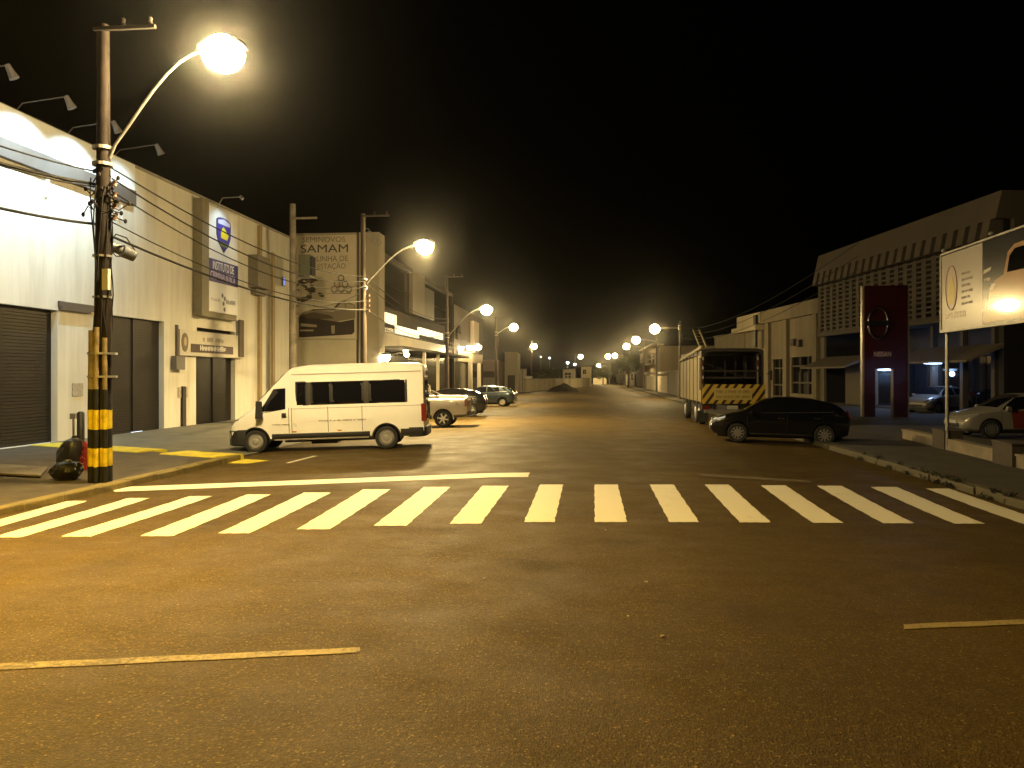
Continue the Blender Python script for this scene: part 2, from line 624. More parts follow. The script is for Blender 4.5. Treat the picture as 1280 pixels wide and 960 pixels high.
# crosswalk bars, measured corner by corner (far left, far right, near right, near left)
TOPS = [(84, 626.5, 110, 626.5), (160, 623, 187, 623), (237, 620.5, 265, 620.5), (308, 618.5, 338, 618.5), (380, 616, 414, 616), (454, 612, 488, 612),
        (530, 609, 563, 609), (603, 607.5, 636, 607.5), (675, 606, 704, 606), (743, 606, 772, 606), (812, 606, 842, 606), (881, 606, 911, 606),
        (951, 607, 982, 607), (1021, 607.5, 1052, 607.5), (1088, 609, 1121, 609), (1157, 611, 1186, 611)]
BOTS = [(-90, 673, -52, 673), (-10, 672, 26, 672), (75, 671, 113, 671), (175, 670.5, 216, 670.5), (273, 667, 312, 667), (371, 662, 412, 662),
        (467, 657.5, 508, 657.5), (562, 655, 601, 655), (655, 653, 693, 653), (743.5, 653, 784, 653), (837, 653, 874, 653), (925, 653.5, 964, 653.5),
        (1016, 654, 1054, 654), (1104, 654.5, 1143, 654.5), (1193, 655, 1231, 655), (1283, 656.5, 1322, 656.5)]
for (a, av, b, bv), (c, cv, d, dv) in zip(TOPS, BOTS):
    marking([on_road(a, av), on_road(b, bv), on_road(d, dv), on_road(c, cv)], M_PAINT, 'crosswalk_bar', 6, 24)
marking([on_road(140, 609.5), on_road(662, 591), on_road(660, 596.5), on_road(143, 615)], M_PAINT, 'stop_line', 60, 3)
marking([on_road(-60, 833), on_road(449, 810), on_road(449, 816.5), on_road(-60, 841)], M_YPAINT, 'centre_line_dash', 40, 2)
marking([on_road(1130, 781), on_road(1420, 769.5), on_road(1420, 775.5), on_road(1130, 787)], M_YPAINT, 'centre_line_dash', 24, 2)
marking([on_road(392, 570), on_road(398, 570), on_road(362, 579), on_road(357, 579)], M_PAINT, 'bay_line', 2, 2)
M_PATCH = mat('worn_asphalt_patch', (0.15, 0.14, 0.115), 0.75, col2=(0.06, 0.055, 0.045), scale=8, cover=0.5, bump=0.4)
marking([on_road(868, 592), on_road(1010, 601), on_road(1018, 604), on_road(880, 596)], mat('dust_film', (0.10, 0.074, 0.036), 0.8, col2=(0.07, 0.05, 0.02), scale=8, bump=0.4), 'dust_streak', 6, 1, 0.008)
# small debris on the carriageway
lit = MB()
for (u, v, w) in [(757, 663, .09), (808, 728, .10), (606, 724, .08), (828, 796, .08), (681, 583, .08), (785, 771, .06)]:
    p = on_road(u, v)
    n = 7
    ring = [(p.x + w * .22 * random.uniform(.6, 1.1) * math.cos(2 * math.pi * k / n), p.y + w * .26 * random.uniform(.5, 1.1) * math.sin(2 * math.pi * k / n), road_z(p.x, p.y) + .004) for k in range(n)]
    lit.prism(ring, (0, 0, 0.008))
obj('road_litter', lit, mat('litter', (0.34, 0.28, 0.18), 0.8, var=0.3, scale=12), kind='stuff')
# pothole crack line near the middle of the junction
cr = MB()
def crack(p, q, n, w, dz=0.007):
    pts = []
    for i in range(n + 1):
        t = i / n
        x = p[0] + (q[0] - p[0]) * t + random.uniform(-.05, .05)
        y = p[1] + (q[1] - p[1]) * t + random.uniform(-.05, .05)
        pts.append((x, y))
    for i in range(n):
        (x, y), (x2, y2) = pts[i], pts[i + 1]
        ww = w * random.uniform(.4, 1.2)
        cr.poly([(x, y - ww, road_z(x, y) + dz), (x2, y2 - ww, road_z(x2, y2) + dz), (x2, y2 + ww, road_z(x2, y2) + dz), (x, y + ww, road_z(x, y) + dz)])
a, b = on_road(356, 729), on_road(500, 727)
crack(a, b, 22, .007)
a, b = on_road(1010, 703), on_road(1230, 707)
crack(a, b, 20, .006)
obj('asphalt_crack', cr, mat('crack_tar', (0.03, 0.024, 0.014), 0.9, var=.3), road)

def slab(name, outline, ztop, zbot, m, kind='structure', smooth=0):
    mb = MB()
    top = [(x, y, ztop(x, y)) for x, y in outline]
    n = len(top)
    bot = [(x, y, zbot) for x, y in outline]
    mb.add(top + bot, [list(range(n))] + [[i, (i + 1) % n, n + (i + 1) % n, n + i] for i in range(n)])
    return obj(name, mb, m, kind=kind)

PAVL = lambda x, y: -0.062
# left pavement: kerb side X = XL, far edge runs along the yellow kerb to the wall
ya, yb = (XL, 19.7), (-16.5, 22.7)
arc = [(XL - 1.8 + 1.8 * math.cos(t), 10.9 + 1.8 * math.sin(t) - .2) for t in [R(-90 + 15 * k) for k in range(7)]]
inner = [(XL - 0.16, ya[1])] + [(-16.5, yb[1]), (-62, yb[1]), (-62, 9.1)] + [(x - .12, y + .12) for x, y in arc]
slab('pavement', inner, PAVL, -0.5, M_CONC)
k1 = [(XL, ya[1] + .05)] + [(XL - 0.155, ya[1] + .05)] + [(x - .115, y + .115) for x, y in arc[::-1]] + arc
slab('kerb', k1, lambda x, y: -0.055, -0.5, mat('yellowed_kerb', (0.22, 0.165, 0.04), 0.75, col2=(0.09, 0.07, 0.03), scale=2.2, cover=0.5, bump=0.4))
# yellow kerb between the pavement and the garage apron
d = (Vector((yb[0], yb[1], 0)) - Vector((ya[0], ya[1], 0))).normalized()
nrm = Vector((-d.y, d.x, 0))
L = (Vector(yb) - Vector(ya)).length
ky = MB()
for (s0, s1) in [(.02, 2.05), (2.95, L - .2)]:
    P0 = Vector((ya[0], ya[1], 0)) + d * s0
    sec = [(-.52, -.3), (-.48, -.03), (-.42, -.012), (.42, -.012), (.48, -.03), (.52, -.3)]
    ky.prism([P0 + nrm * q[0] * -1 + Vector((0, 0, q[1] - .02)) for q in sec], d * (s1 - s0))
obj('yellow_kerb', ky, M_YKERB, kind='structure')
P0 = Vector((ya[0], ya[1], 0))
marking([P0 - d * .02 + nrm * .5, P0 - d * 1.0 + nrm * .35, P0 - d * .95 - nrm * .40, P0 - d * .02 - nrm * .5], M_YKERB, 'yellow_road_mark', 6, 4, .008)
# apron in front of the garages
slab('garage_apron', [(XL - .2, ya[1] + .35), (XL - .2, 47), (-16.5, 47), (-16.5, yb[1] + .35)],
     lambda x, y: -0.17 + (XL - x) / 7.3 * 0.13, -0.6, mat('apron_concrete', (0.13, 0.125, 0.095), 0.8, var=0.4, scale=1.1, bump=0.3))
# pavement strip along the left frontages farther down
slab('pavement', [(-10.6, 47.2), (-10.6, 128), (-30, 128), (-30, 47.2)], lambda x, y: -0.06, -0.6, M_CONC)
# a raised slab edge by the first garage door
sl = MB()
sl.prism([on_z(-70, 590, -0.03), on_z(51, 596, -0.03), on_z(60, 585, -0.03), on_z(-70, 578, -0.03)], (0, 0, 0.035))
obj('doorstep_slab', sl, mat('step_concrete', (0.15, 0.13, 0.10), .8, var=.4, scale=2, bump=.3), kind='structure')
# right pavement and kerb
PAVR = -0.055
arc = [(XR + 2.2 - 2.2 * math.cos(t), 11.2 - 2.2 * math.sin(t)) for t in [R(15 * k) for k in range(7)]]
slab('pavement', [(XR + .17, 140)] + [(x + .12, y + .12) for x, y in arc] + [(62, 9.1), (62, 140)], lambda x, y: PAVR, -0.5, M_CONCR)
slab('kerb', [(XR + .165, 140), (XR, 140)] + arc + [(x + .115, y + .115) for x, y in arc[::-1]], lambda x, y: -0.048, -0.5,
     mat('dull_kerb', (0.065, 0.052, 0.030), 0.8, col2=(0.06, 0.055, 0.03), scale=2.0, cover=0.5, bump=0.5))

def kerb_run(x0, x1, y0, y1, top, m, parent, seed):
    rnd = random.Random(seed)
    base = None
    y = y0
    while y < y1 - .3:
        ln = min(1.0, y1 - y)
        if base is None:
            mb = MB()
            b = .015
            mb.box((0, 0, -.42), (x1 - x0, .982, -.02))
            mb.add([(0, 0, -.02), (x1 - x0, 0, -.02), (x1 - x0, .982, -.02), (0, .982, -.02), (b, b, 0), (x1 - x0 - b, b, 0), (x1 - x0 - b, .982 - b, 0), (b, .982 - b, 0)],
                   [(4, 5, 6, 7), (0, 1, 5, 4), (1, 2, 6, 5), (2, 3, 7, 6), (3, 0, 4, 7)])
            base = o = obj('kerb_stone', mb, m, parent)
        else:
            o = base.copy()
            COL.objects.link(o)
        o.location = (x0 + rnd.uniform(-.012, .012), y, top + rnd.uniform(-.012, .008))
        o.rotation_euler = (rnd.uniform(-.008, .008), rnd.uniform(-.02, .02), rnd.uniform(-.012, .012))
        y += 1.0
kerb_l = bpy.data.objects['kerb']
kerb_run(XL - .01, XL + .16, 11.0, 19.6, -.045, bpy.data.materials['yellowed_kerb'], kerb_l, 1)
kerb_r = bpy.data.objects['kerb.001']
kerb_run(XR - .165, XR + .01, 11.5, 62, -.04, bpy.data.materials['dull_kerb'], kerb_r, 2)
# tufts of grass in the gutter of the right kerb
gr = MB()
rnd = random.Random(8)
for k in range(30):
    y = rnd.choice([rnd.uniform(12.6, 22), rnd.uniform(14, 18)])
    x = XR - .18 + rnd.uniform(-.05, .12)
    n = rnd.randrange(8, 22)
    for _ in range(n):
        bx, by = x + rnd.gauss(0, .05), y + rnd.gauss(0, .08)
        h, a = rnd.uniform(.04, .12), rnd.uniform(0, 6.28)
        z = road_z(bx, by) + (.12 if bx > XR - .165 else 0)
        q = Vector((math.cos(a), math.sin(a), 0))
        w = Vector((-q.y, q.x, 0)) * .008
        b0 = Vector((bx, by, z))
        gr.poly([b0 - w, b0 + w, b0 + q * h * .35 + Vector((0, 0, h * .7)) + w * .6, b0 + q * h * .8 + Vector((0, 0, h)), b0 + q * h * .35 + Vector((0, 0, h * .7)) - w * .6])
obj('grass', gr, mat('gutter_grass', (.035, .034, .014), .8, var=.5, scale=3), kind='stuff', recalc=False)
# ---------------------------------------------------------------- street lamps
def street_lamp(label, base, head, attach, top, r0, r1, m_pole, power, group, arm_bow=0.35, bowl=0.33, color=SODIUM, extra=None, conf=1.0):
    base, head = Vector(base), Vector(head)
    t = thing('street_lamp', label, 'street lamp', base, group=group)
    lean = Vector((random.uniform(-.06, .06), 0, 0))
    mb = MB()
    H = top - base.z
    mb.tube([Vector((0, 0, -.3)), Vector((0, 0, H * .33)) + lean * .3, Vector((0, 0, H * .66)) + lean * .7, Vector((0, 0, H)) + lean], [r0, r0 * .67 + r1 * .33, r0 * .33 + r1 * .67, r1], 14)
    pole = obj('pole', mb, m_pole, t, smooth=50)
    h = head - base
    ax = Vector((h.x, h.y, 0)).normalized()
    a0 = Vector((0, 0, attach - base.z)) + ax * r0 * .8
    rise = h.z - a0.z
    reach = Vector((h.x, h.y, 0)).length
    path = [a0]
    for i in range(1, 9):
        s = i / 8
        path.append(Vector((ax.x * reach * s * .86, ax.y * reach * s * .86, a0.z + rise * (math.sin(s * math.pi / 2) ** 1.25) + .05 * s)))
    mb = MB()
    mb.tube(path, 0.03, 8)
    obj('arm', mb, M_STEEL, t, smooth=60)
    for z in (attach - .12, attach + .2):
        mb = MB()
        mb.lathe([(r0 * .9, z - base.z - .03), (r0 * 1.02, z - base.z - .03), (r0 * 1.02, z - base.z + .03), (r0 * .9, z - base.z + .03)], 14)
        obj('clamp', mb, M_STEEL, t)
    # cobra head housing over a drop bowl, oversized to stand in for bloom
    tip = path[-1]
    c = h + Vector((0, 0, 0))
    side = Vector((-ax.y, ax.x, 0))
    mb = MB()
    V, F, nn = [], [], 12
    stn = [(-.50, .05, .05, 0.0), (-.40, .09, .08, .03), (-.18, .17, .13, .05), (.08, .22, .15, .05), (.30, .20, .12, .04), (.42, .10, .06, .02)]
    for (x, w, hh, dz) in stn:
        for k in range(nn):
            a = math.pi * 2 * k / nn
            V.append(c + ax * x + side * w * math.cos(a) + Vector((0, 0, max(-.03, hh * math.sin(a)) + dz + .12)))
    for i in range(len(stn) - 1):
        for k in range(nn):
            F.append([i * nn + k, i * nn + (k + 1) % nn, (i + 1) * nn + (k + 1) % nn, (i + 1) * nn + k])
    F += [list(range(nn))[::-1], [(len(stn) - 1) * nn + k for k in range(nn)]]
    mb.add(V, F)
    head_o = obj('luminaire', mb, M_STEEL, t, smooth=50)
    mb = MB()
    mb.ellipsoid((0, 0, 0), (bowl * 1.12, bowl * 1.0, bowl * .98), 20, 12)
    ang = math.atan2(ax.y, ax.x)
    rot = Matrix.Rotation(ang, 3, 'Z')
    mb.v = [rot @ p + c + Vector((0, 0, -.02)) for p in mb.v]
    L, sp_ = power[0], power[1]
    key = 'lamp_bowl_%d_%d' % (L, round(color[2] * 100))
    obj('bowl', mb, mat(key, (.9, .8, .6), .3, emit=color, estr=L), head_o, smooth=80)
    light('lamp_light', 'SPOT', base + c + Vector((0, 0, -bowl - .03)), sp_, color, t, radius=0.18, aim=base + c + ax * .5 + Vector((0, 0, -8)), spot=power[2] if len(power) > 2 else 170, blend=1.0)
    # wires rack on the pole
    for k in range(4):
        mb = MB()
        z = attach - base.z - .5 - .22 * k
        mb.lathe([(.02, -.06), (.05, -.05), (.035, 0), (.05, .05), (.02, .06)], 8, o=(r0 + .07, 0, z))
        mb.box((r0 * .6, -.015, z - .015), (r0 + .07, .015, z + .015))
        obj('insulator', mb, mat('insulator_ceramic', (.10, .06, .04), .4), t)
    mb = MB()
    z = H - .12
    mb.box((-.1, -.04 - r1, z - .035), (1.15, .03 - r1, z + .035))
    mb.box((-.06, -r1, z - .75), (-.0, -r1 + .03, z))
    for x in (.5, 1.05):
        mb.lathe([(.02, .05), (.045, .07), (.03, .12), (.045, .16), (.015, .2)], 8, o=(x, -r1, z))
    obj('crossarm', mb, mat('crossarm_dark', (.018, .013, .01), .8), t)
    return t

GL = 'street lamps along the left kerb'
GR = 'street lamps along the right kerb'
B1 = on_z(128, 602, -0.062)
B1 = Vector((B1.x, B1.y, -0.062))
M_BAND = painted_pole_mat('banded_pole', None, [(0.0, (.016, .016, .017)), (0.31, (.62, .46, .02)), (0.66, (.016, .016, .017)), (1.02, (.62, .46, .02)), (1.40, (.016, .016, .017)), (1.80, (.017, .011, .008))])
H1 = at(279, 66, 15.45)
lamp_a = street_lamp('nearest street lamp, on a tall pole painted with yellow and black bands', B1, H1, 6.25, 8.85, .185, .105, M_BAND, (1250, 150), GL, bowl=.36, color=SODIUM_A)
# conduits strapped to the first pole, painted over by the same bands
M_BANDP = painted_pole_mat('banded_conduit', None, [(0.0, (.016, .016, .017)), (0.31, (.64, .48, .02)), (0.66, (.016, .016, .017)), (1.02, (.64, .48, .02)), (1.40, (.016, .016, .017)), (1.80, (.24, .19, .11))])
for (dx, dy, r, top) in [(-.20, -.07, .052, 2.95), (-.10, -.20, .05, 2.9), (.02, -.235, .05, 3.0), (.16, -.17, .045, 2.8)]:
    mb = MB()
    mb.tube([(dx, dy, -.1), (dx, dy, top * .5), (dx * .92, dy * .92, top)], r, 10)
    obj('conduit', mb, M_BANDP, lamp_a, smooth=60)
for z in (2.05, 2.5, 3.6, 4.4):
    mb = MB()
    mb.lathe([(.15, z - .02), (.27 if z < 3 else .18, z - .02), (.27 if z < 3 else .18, z + .02), (.15, z + .02)], 14)
    obj('strap', mb, M_STEEL, lamp_a)
mb = MB()
for k in range(7):
    a = -1.9 + k * .42
    pts = []
    r = .2 - .006 * k
    for i in range(10):
        s = i / 9
        z = 2.9 + s * (3.0 - .15 * k)
        w = a + .35 * math.sin(s * 5 + k)
        pts.append((r * math.cos(w) * (1 + .18 * math.sin(s * 9 + k)), r * math.sin(w), z))
    mb.tube(pts, .014, 5)
obj('riser_cable', mb, M_CABLE, lamp_a, smooth=60)
mb = MB()
rnd = random.Random(3)
for k in range(26):
    a = rnd.uniform(0, 6.28)
    z = 5.15 + rnd.uniform(0, .95)
    p = Vector((.17 * math.cos(a), .17 * math.sin(a), z))
    q = p + Vector((rnd.uniform(-.3, .45), rnd.uniform(-.15, .15), rnd.uniform(-.2, .2)))
    mb.tube([p, (p + q) / 2 + Vector((0, 0, rnd.uniform(-.12, .12))), q], .012, 5)
    mb.ellipsoid(q, (.04, .03, .05), 6, 4)
obj('wire_tangle', mb, M_CABLE, lamp_a)
mb = MB()
mb.box((.15, -.25, 3.72), (.27, -.16, 4.12))
obj('meter_box', mb, mat('pale_box', (.62, .6, .55), .5, var=.1), lamp_a)

street_lamp('second street lamp, arm rising over the roof of the white minibus', (-9.86, 34.2, -.06), at(531, 308, 34.9), at(455, 355, 35).z, 9.1, .16, .1, M_WOODPOLE, (430, 34000, 176), GL, bowl=.33)
street_lamp('third street lamp, standing before the dark showroom beyond the minibus', (-9.9, 54.9, -.06), at(608, 387, 56.2), at(560, 420, 56).z, 9.0, .15, .1, M_WOODPOLE, (420, 12500), GL, bowl=.34)
street_lamp('fourth street lamp, beside the small pinkish shop front', (-9.75, 82.7, -.06), at(642, 409, 84), at(622, 418, 84).z, 8.2, .15, .1, M_WOODPOLE, (260, 8000), GL, bowl=.38)
street_lamp('last street lamp of its kerb, short arm above the end of the boundary wall', (-9.4, 127, -.06), at(667, 433, 127.5), at(661, 437, 128).z, 7.6, .15, .1, M_WOODPOLE, (200, 13000), GL, bowl=.46)
street_lamp('street lamp on a slim pale pole just behind the truck', (7.95, 72.6, -.05), at(818.5, 411, 73.5), at(848, 412, 74).z, 6.9, .13, .09, M_CONCPOLE, (230, 4500), GR, bowl=.41)
street_lamp('street lamp beyond the truck, over the white double gates', (8.4, 103, -.05), at(795, 425, 104.5), 6.4, 7.6, .13, .09, M_CONCPOLE, (145, 5000), GR, bowl=.48)
street_lamp('street lamp above the two storey house past the gates', (8.6, 131, -.05), at(783, 433, 133), 6.6, 7.8, .13, .09, M_CONCPOLE, (145, 5000), GR, bowl=.49)
street_lamp('white street lamp above the bend at the far end of the road', (8.2, 172, -.05), at(768.5, 444.5, 174), 6.2, 7.2, .13, .09, M_CONCPOLE, (145, 5000), GR, bowl=.48)
street_lamp('yellowish street lamp close beside the far white one', (6.6, 186, -.05), at(760, 445.5, 187), 6.3, 7.2, .13, .09, M_CONCPOLE, (145, 5000), GR, bowl=.54)
street_lamp('low street lamp over the bright bank at the road end', (4.6, 196, -.05), at(748.7, 457, 197), 4.4, 5.3, .12, .09, M_CONCPOLE, (145, 5000), GR, bowl=.46)
street_lamp('lone street lamp behind the boundary wall at the road end', (-3.6, 190, -.05), at(725.7, 445.7, 191), 6.2, 7.3, .13, .09, M_CONCPOLE, (100, 3500), GL, bowl=.5)
# the cross street has its own lamp at the corner, just outside the left edge of the picture
street_lamp('street lamp at the corner of the cross street', (-10.6, 10.2, -.06), (-7.7, 6.9, 7.8), 6.2, 8.8, .17, .1, M_WOODPOLE, (60, 17000, 155), GL, bowl=.36, color=SODIUM_O)

# small far lights on the hill behind
for (u, v, r) in [(687, 447.5, .3), (709.5, 453.5, .45), (718.5, 455.5, .45), (676, 446, .2)]:
    p = at(u, v, 250)
    t = thing('hill_light', 'tiny white light far off on the dark hill', 'light', (p.x, p.y, -.8), group='far lights on the hill')
    mb = MB(); mb.tube([(0, 0, 0), (0, 0, p.z + .8)], .08, 6); obj('post', mb, M_CONCPOLE, t)
    mb = MB(); mb.ellipsoid((0, 0, p.z + .8), (r, r, r * .8), 10, 6); obj('bulb', mb, M_BULBW, t, smooth=80)

# plain utility pole by the end of the long wall
pp = at(366, 470, 40.0)
t = thing('utility_pole', 'bare grey concrete utility pole in front of the end of the long wall', 'utility pole', (pp.x, pp.y, -.1))
mb = MB(); mb.tube([(0, 0, -.3), (0, 0, 10.7)], [.2, .15], 12); obj('pole', mb, M_CONCPOLE, t, smooth=50)
mb = MB(); mb.box((-.06, -.2, 9.9), (1.3, -.13, 10.0)); obj('crossarm', mb, M_CONCPOLE, t)
mb = MB()
for z in (5.2, 5.6, 6.0, 6.4):
    mb.box((.1, -.05, z - .02), (.3, .02, z + .02))
    mb.lathe([(.02, -.06), (.05, 0), (.02, .06)], 8, o=(.3, 0, z))
obj('insulator', mb, MATS['insulator_ceramic'], t)
# transformer box on a bracket beside it
q0, q1 = at(373, 318, 40.5), at(391, 346, 40.5)
t2 = thing('transformer_box', 'square greenish transformer box up on a bracket in front of the painted billboard', 'transformer', (q0.x, q0.y, q1.z))
mb = MB(); mb.box((0, 0, 0), (q1.x - q0.x - .14, .55, q0.z - q1.z)); obj('tank', mb, mat('transformer_green', (.10, .105, .075), .5, var=.2), t2)
mb = MB()
for k in range(4):
    mb.box((q1.x - q0.x - .13, .04 + k * .14, .1), (q1.x - q0.x, .08 + k * .14, q0.z - q1.z - .1))
obj('cooling_fin', mb, M_BLACK, t2)
mb = MB(); mb.box((-.35, .2, -.06), (q1.x - q0.x, .3, -.005)); obj('bracket', mb, M_STEEL, t2)

# ---------------------------------------------------------------- overhead cables
def sag(p, q, s, n=14):
    p, q = Vector(p), Vector(q)
    return [p + (q - p) * (i / n) - Vector((0, 0, s * 4 * (i / n) * (1 - i / n))) for i in range(n + 1)]
GC = 'overhead cables between the left poles'
def cable(p, q, s, r=.016, label='thin dark overhead cable sagging between the poles along the pale wall', m=None, group=GC):
    mb = MB(); mb.tube(sag(p, q, s), r, 6)
    return tag(obj('overhead_cable', mb, m or M_CABLE, smooth=60), label, 'cable', group)
X1, Y1 = B1.x, B1.y
for (z1, z2, s, r) in [(6.05, 6.35, .55, .018), (5.85, 6.15, .7, .02), (5.6, 5.9, .75, .016), (4.72, 4.9, .42, .026), (5.0, 5.3, .6, .014)]:
    cable((X1 + .2, Y1, z1), (-9.7, 34.1, z2), s, r)
for (z1, z2, s, r) in [(6.0, 6.1, .12, .016), (5.75, 5.8, .14, .03), (5.7, 5.9, .2, .016), (4.97, 5.0, .12, .026)]:
    cable((X1 - .15, Y1, z1), (-10.5, 10.3, z2), s, r, 'dark overhead cable running left from the banded pole past the floodlit panel', group='overhead cables left of the banded pole')
for (z1, z2, s) in [(6.3, 6.0, .6), (6.0, 5.8, .7), (4.9, 5.0, .7)]:
    cable((-9.7, 34.1, z1), (-9.75, 54.9, z2), s, .02, 'dark overhead cable past the showroom fascia')
cable((-9.7, 34.1, 6.2), (pp.x, pp.y, 6.2), .35, .018, 'pale cable bundle between the wooden pole and the grey utility pole', M_STEEL)
cable((-9.7, 34.1, 5.8), (pp.x, pp.y, 5.6), .4, .02, 'pale cable bundle between the wooden pole and the grey utility pole', M_STEEL)
for dz in (0, .45, .9):
    cable((8.0, 72.6, 5.4 + dz), (9.0, 28, 5.6 + dz), .9, .014, 'fine overhead cable on the truck side of the street', group='overhead cables on the right side')
# splice canister hanging from the cable beside the first pole
p, q = at(135, 306, 15.9), at(168, 320, 16.3)
t = thing('splice_canister', 'dark cylindrical splice canister hanging on the cable beside the banded pole', 'cable box', p)
ax = q - p
mb = MB(); mb.tube([ax * 0, ax * .12, ax * .48], [.07, .1, .1], 12); mb.tube([ax * .52, ax * 1.0], [.13, .12], 12); obj('canister', mb, mat('canister_grey', (.07, .075, .085), .45), t, smooth=50)
mb = MB(); mb.tube([(0, 0, .0), ax * .3 + Vector((0, 0, .28)), ax * .7 + Vector((0, 0, .3)), ax * 1.05 + Vector((0, 0, .1))], .015, 6)
mb.tube([(0, 0, -.05), ax * .3 + Vector((0, 0, -.16)), ax * .6 + Vector((0, 0, -.1))], .012, 6); obj('hanger', mb, M_CABLE, t)

# ---------------------------------------------------------------- vehicles
def interp(stn, x):
    if x <= stn[0][0]: return stn[0][1:]
    for a, b in zip(stn, stn[1:]):
        if x <= b[0]:
            k = (x - a[0]) / (b[0] - a[0])
            return tuple(p + (q - p) * k for p, q in zip(a[1:], b[1:]))
    return stn[-1][1:]

def wheel(parent, x, y, r, side, spokes=7, w=.2, steel=False, rim_m=None):
    mb = MB()
    ro = r * .68
    y1 = y + side * w / 2
    # dish, rim lip and spokes
    mb.lathe([(ro, y1 - side * .02), (ro * .93, y1 + side * .004), (ro * .9, y1 - side * .03)], 22, 'y', (x, 0, r))
    if steel:
        mb.lathe([(ro * .9, y1 - side * .03), (ro * .72, y1 - side * .0), (ro * .45, y1 - side * .012), (ro * .3, y1 + side * .008), (0.001, y1 + side * .01)], 22, 'y', (x, 0, r))
    else:
        for k in range(spokes):
            a = 2 * math.pi * k / spokes + .2
            u = Vector((math.cos(a), 0, math.sin(a)))
            s = Vector((-math.sin(a), 0, math.cos(a)))
            o = Vector((x, y1 - side * .035, r))
            wd = ro * .13
            mb.prism([o + u * ro * .12 - s * wd * 1.1, o + u * ro * .95 - s * wd * .8, o + u * ro * .95 + s * wd * .8, o + u * ro * .12 + s * wd * 1.1], (0, side * .03, 0))
        mb.lathe([(ro * .25, y1 - side * .02), (ro * .2, y1 + side * .005), (0.001, y1 + side * .008)], 14, 'y', (x, 0, r))
    o = obj('wheel', mb, rim_m or M_RIM, parent, smooth=40)
    mb = MB()
    yi = y - side * w / 2
    mb.lathe([(ro * .98, y1 - side * .012), (r * .82, y1 + side * .006), (r * .95, y1 - side * .01), (r, y1 - side * .04), (r, yi + side * .04), (r * .9, yi), (ro * .9, yi)], 26, 'y', (x, 0, r))
    mb.lathe([(ro * .99, y1 - side * .05), (0.001, y1 - side * .05)], 22, 'y', (x, 0, r))
    obj('tyre', mb, M_RUB, o, smooth=40)
    return o

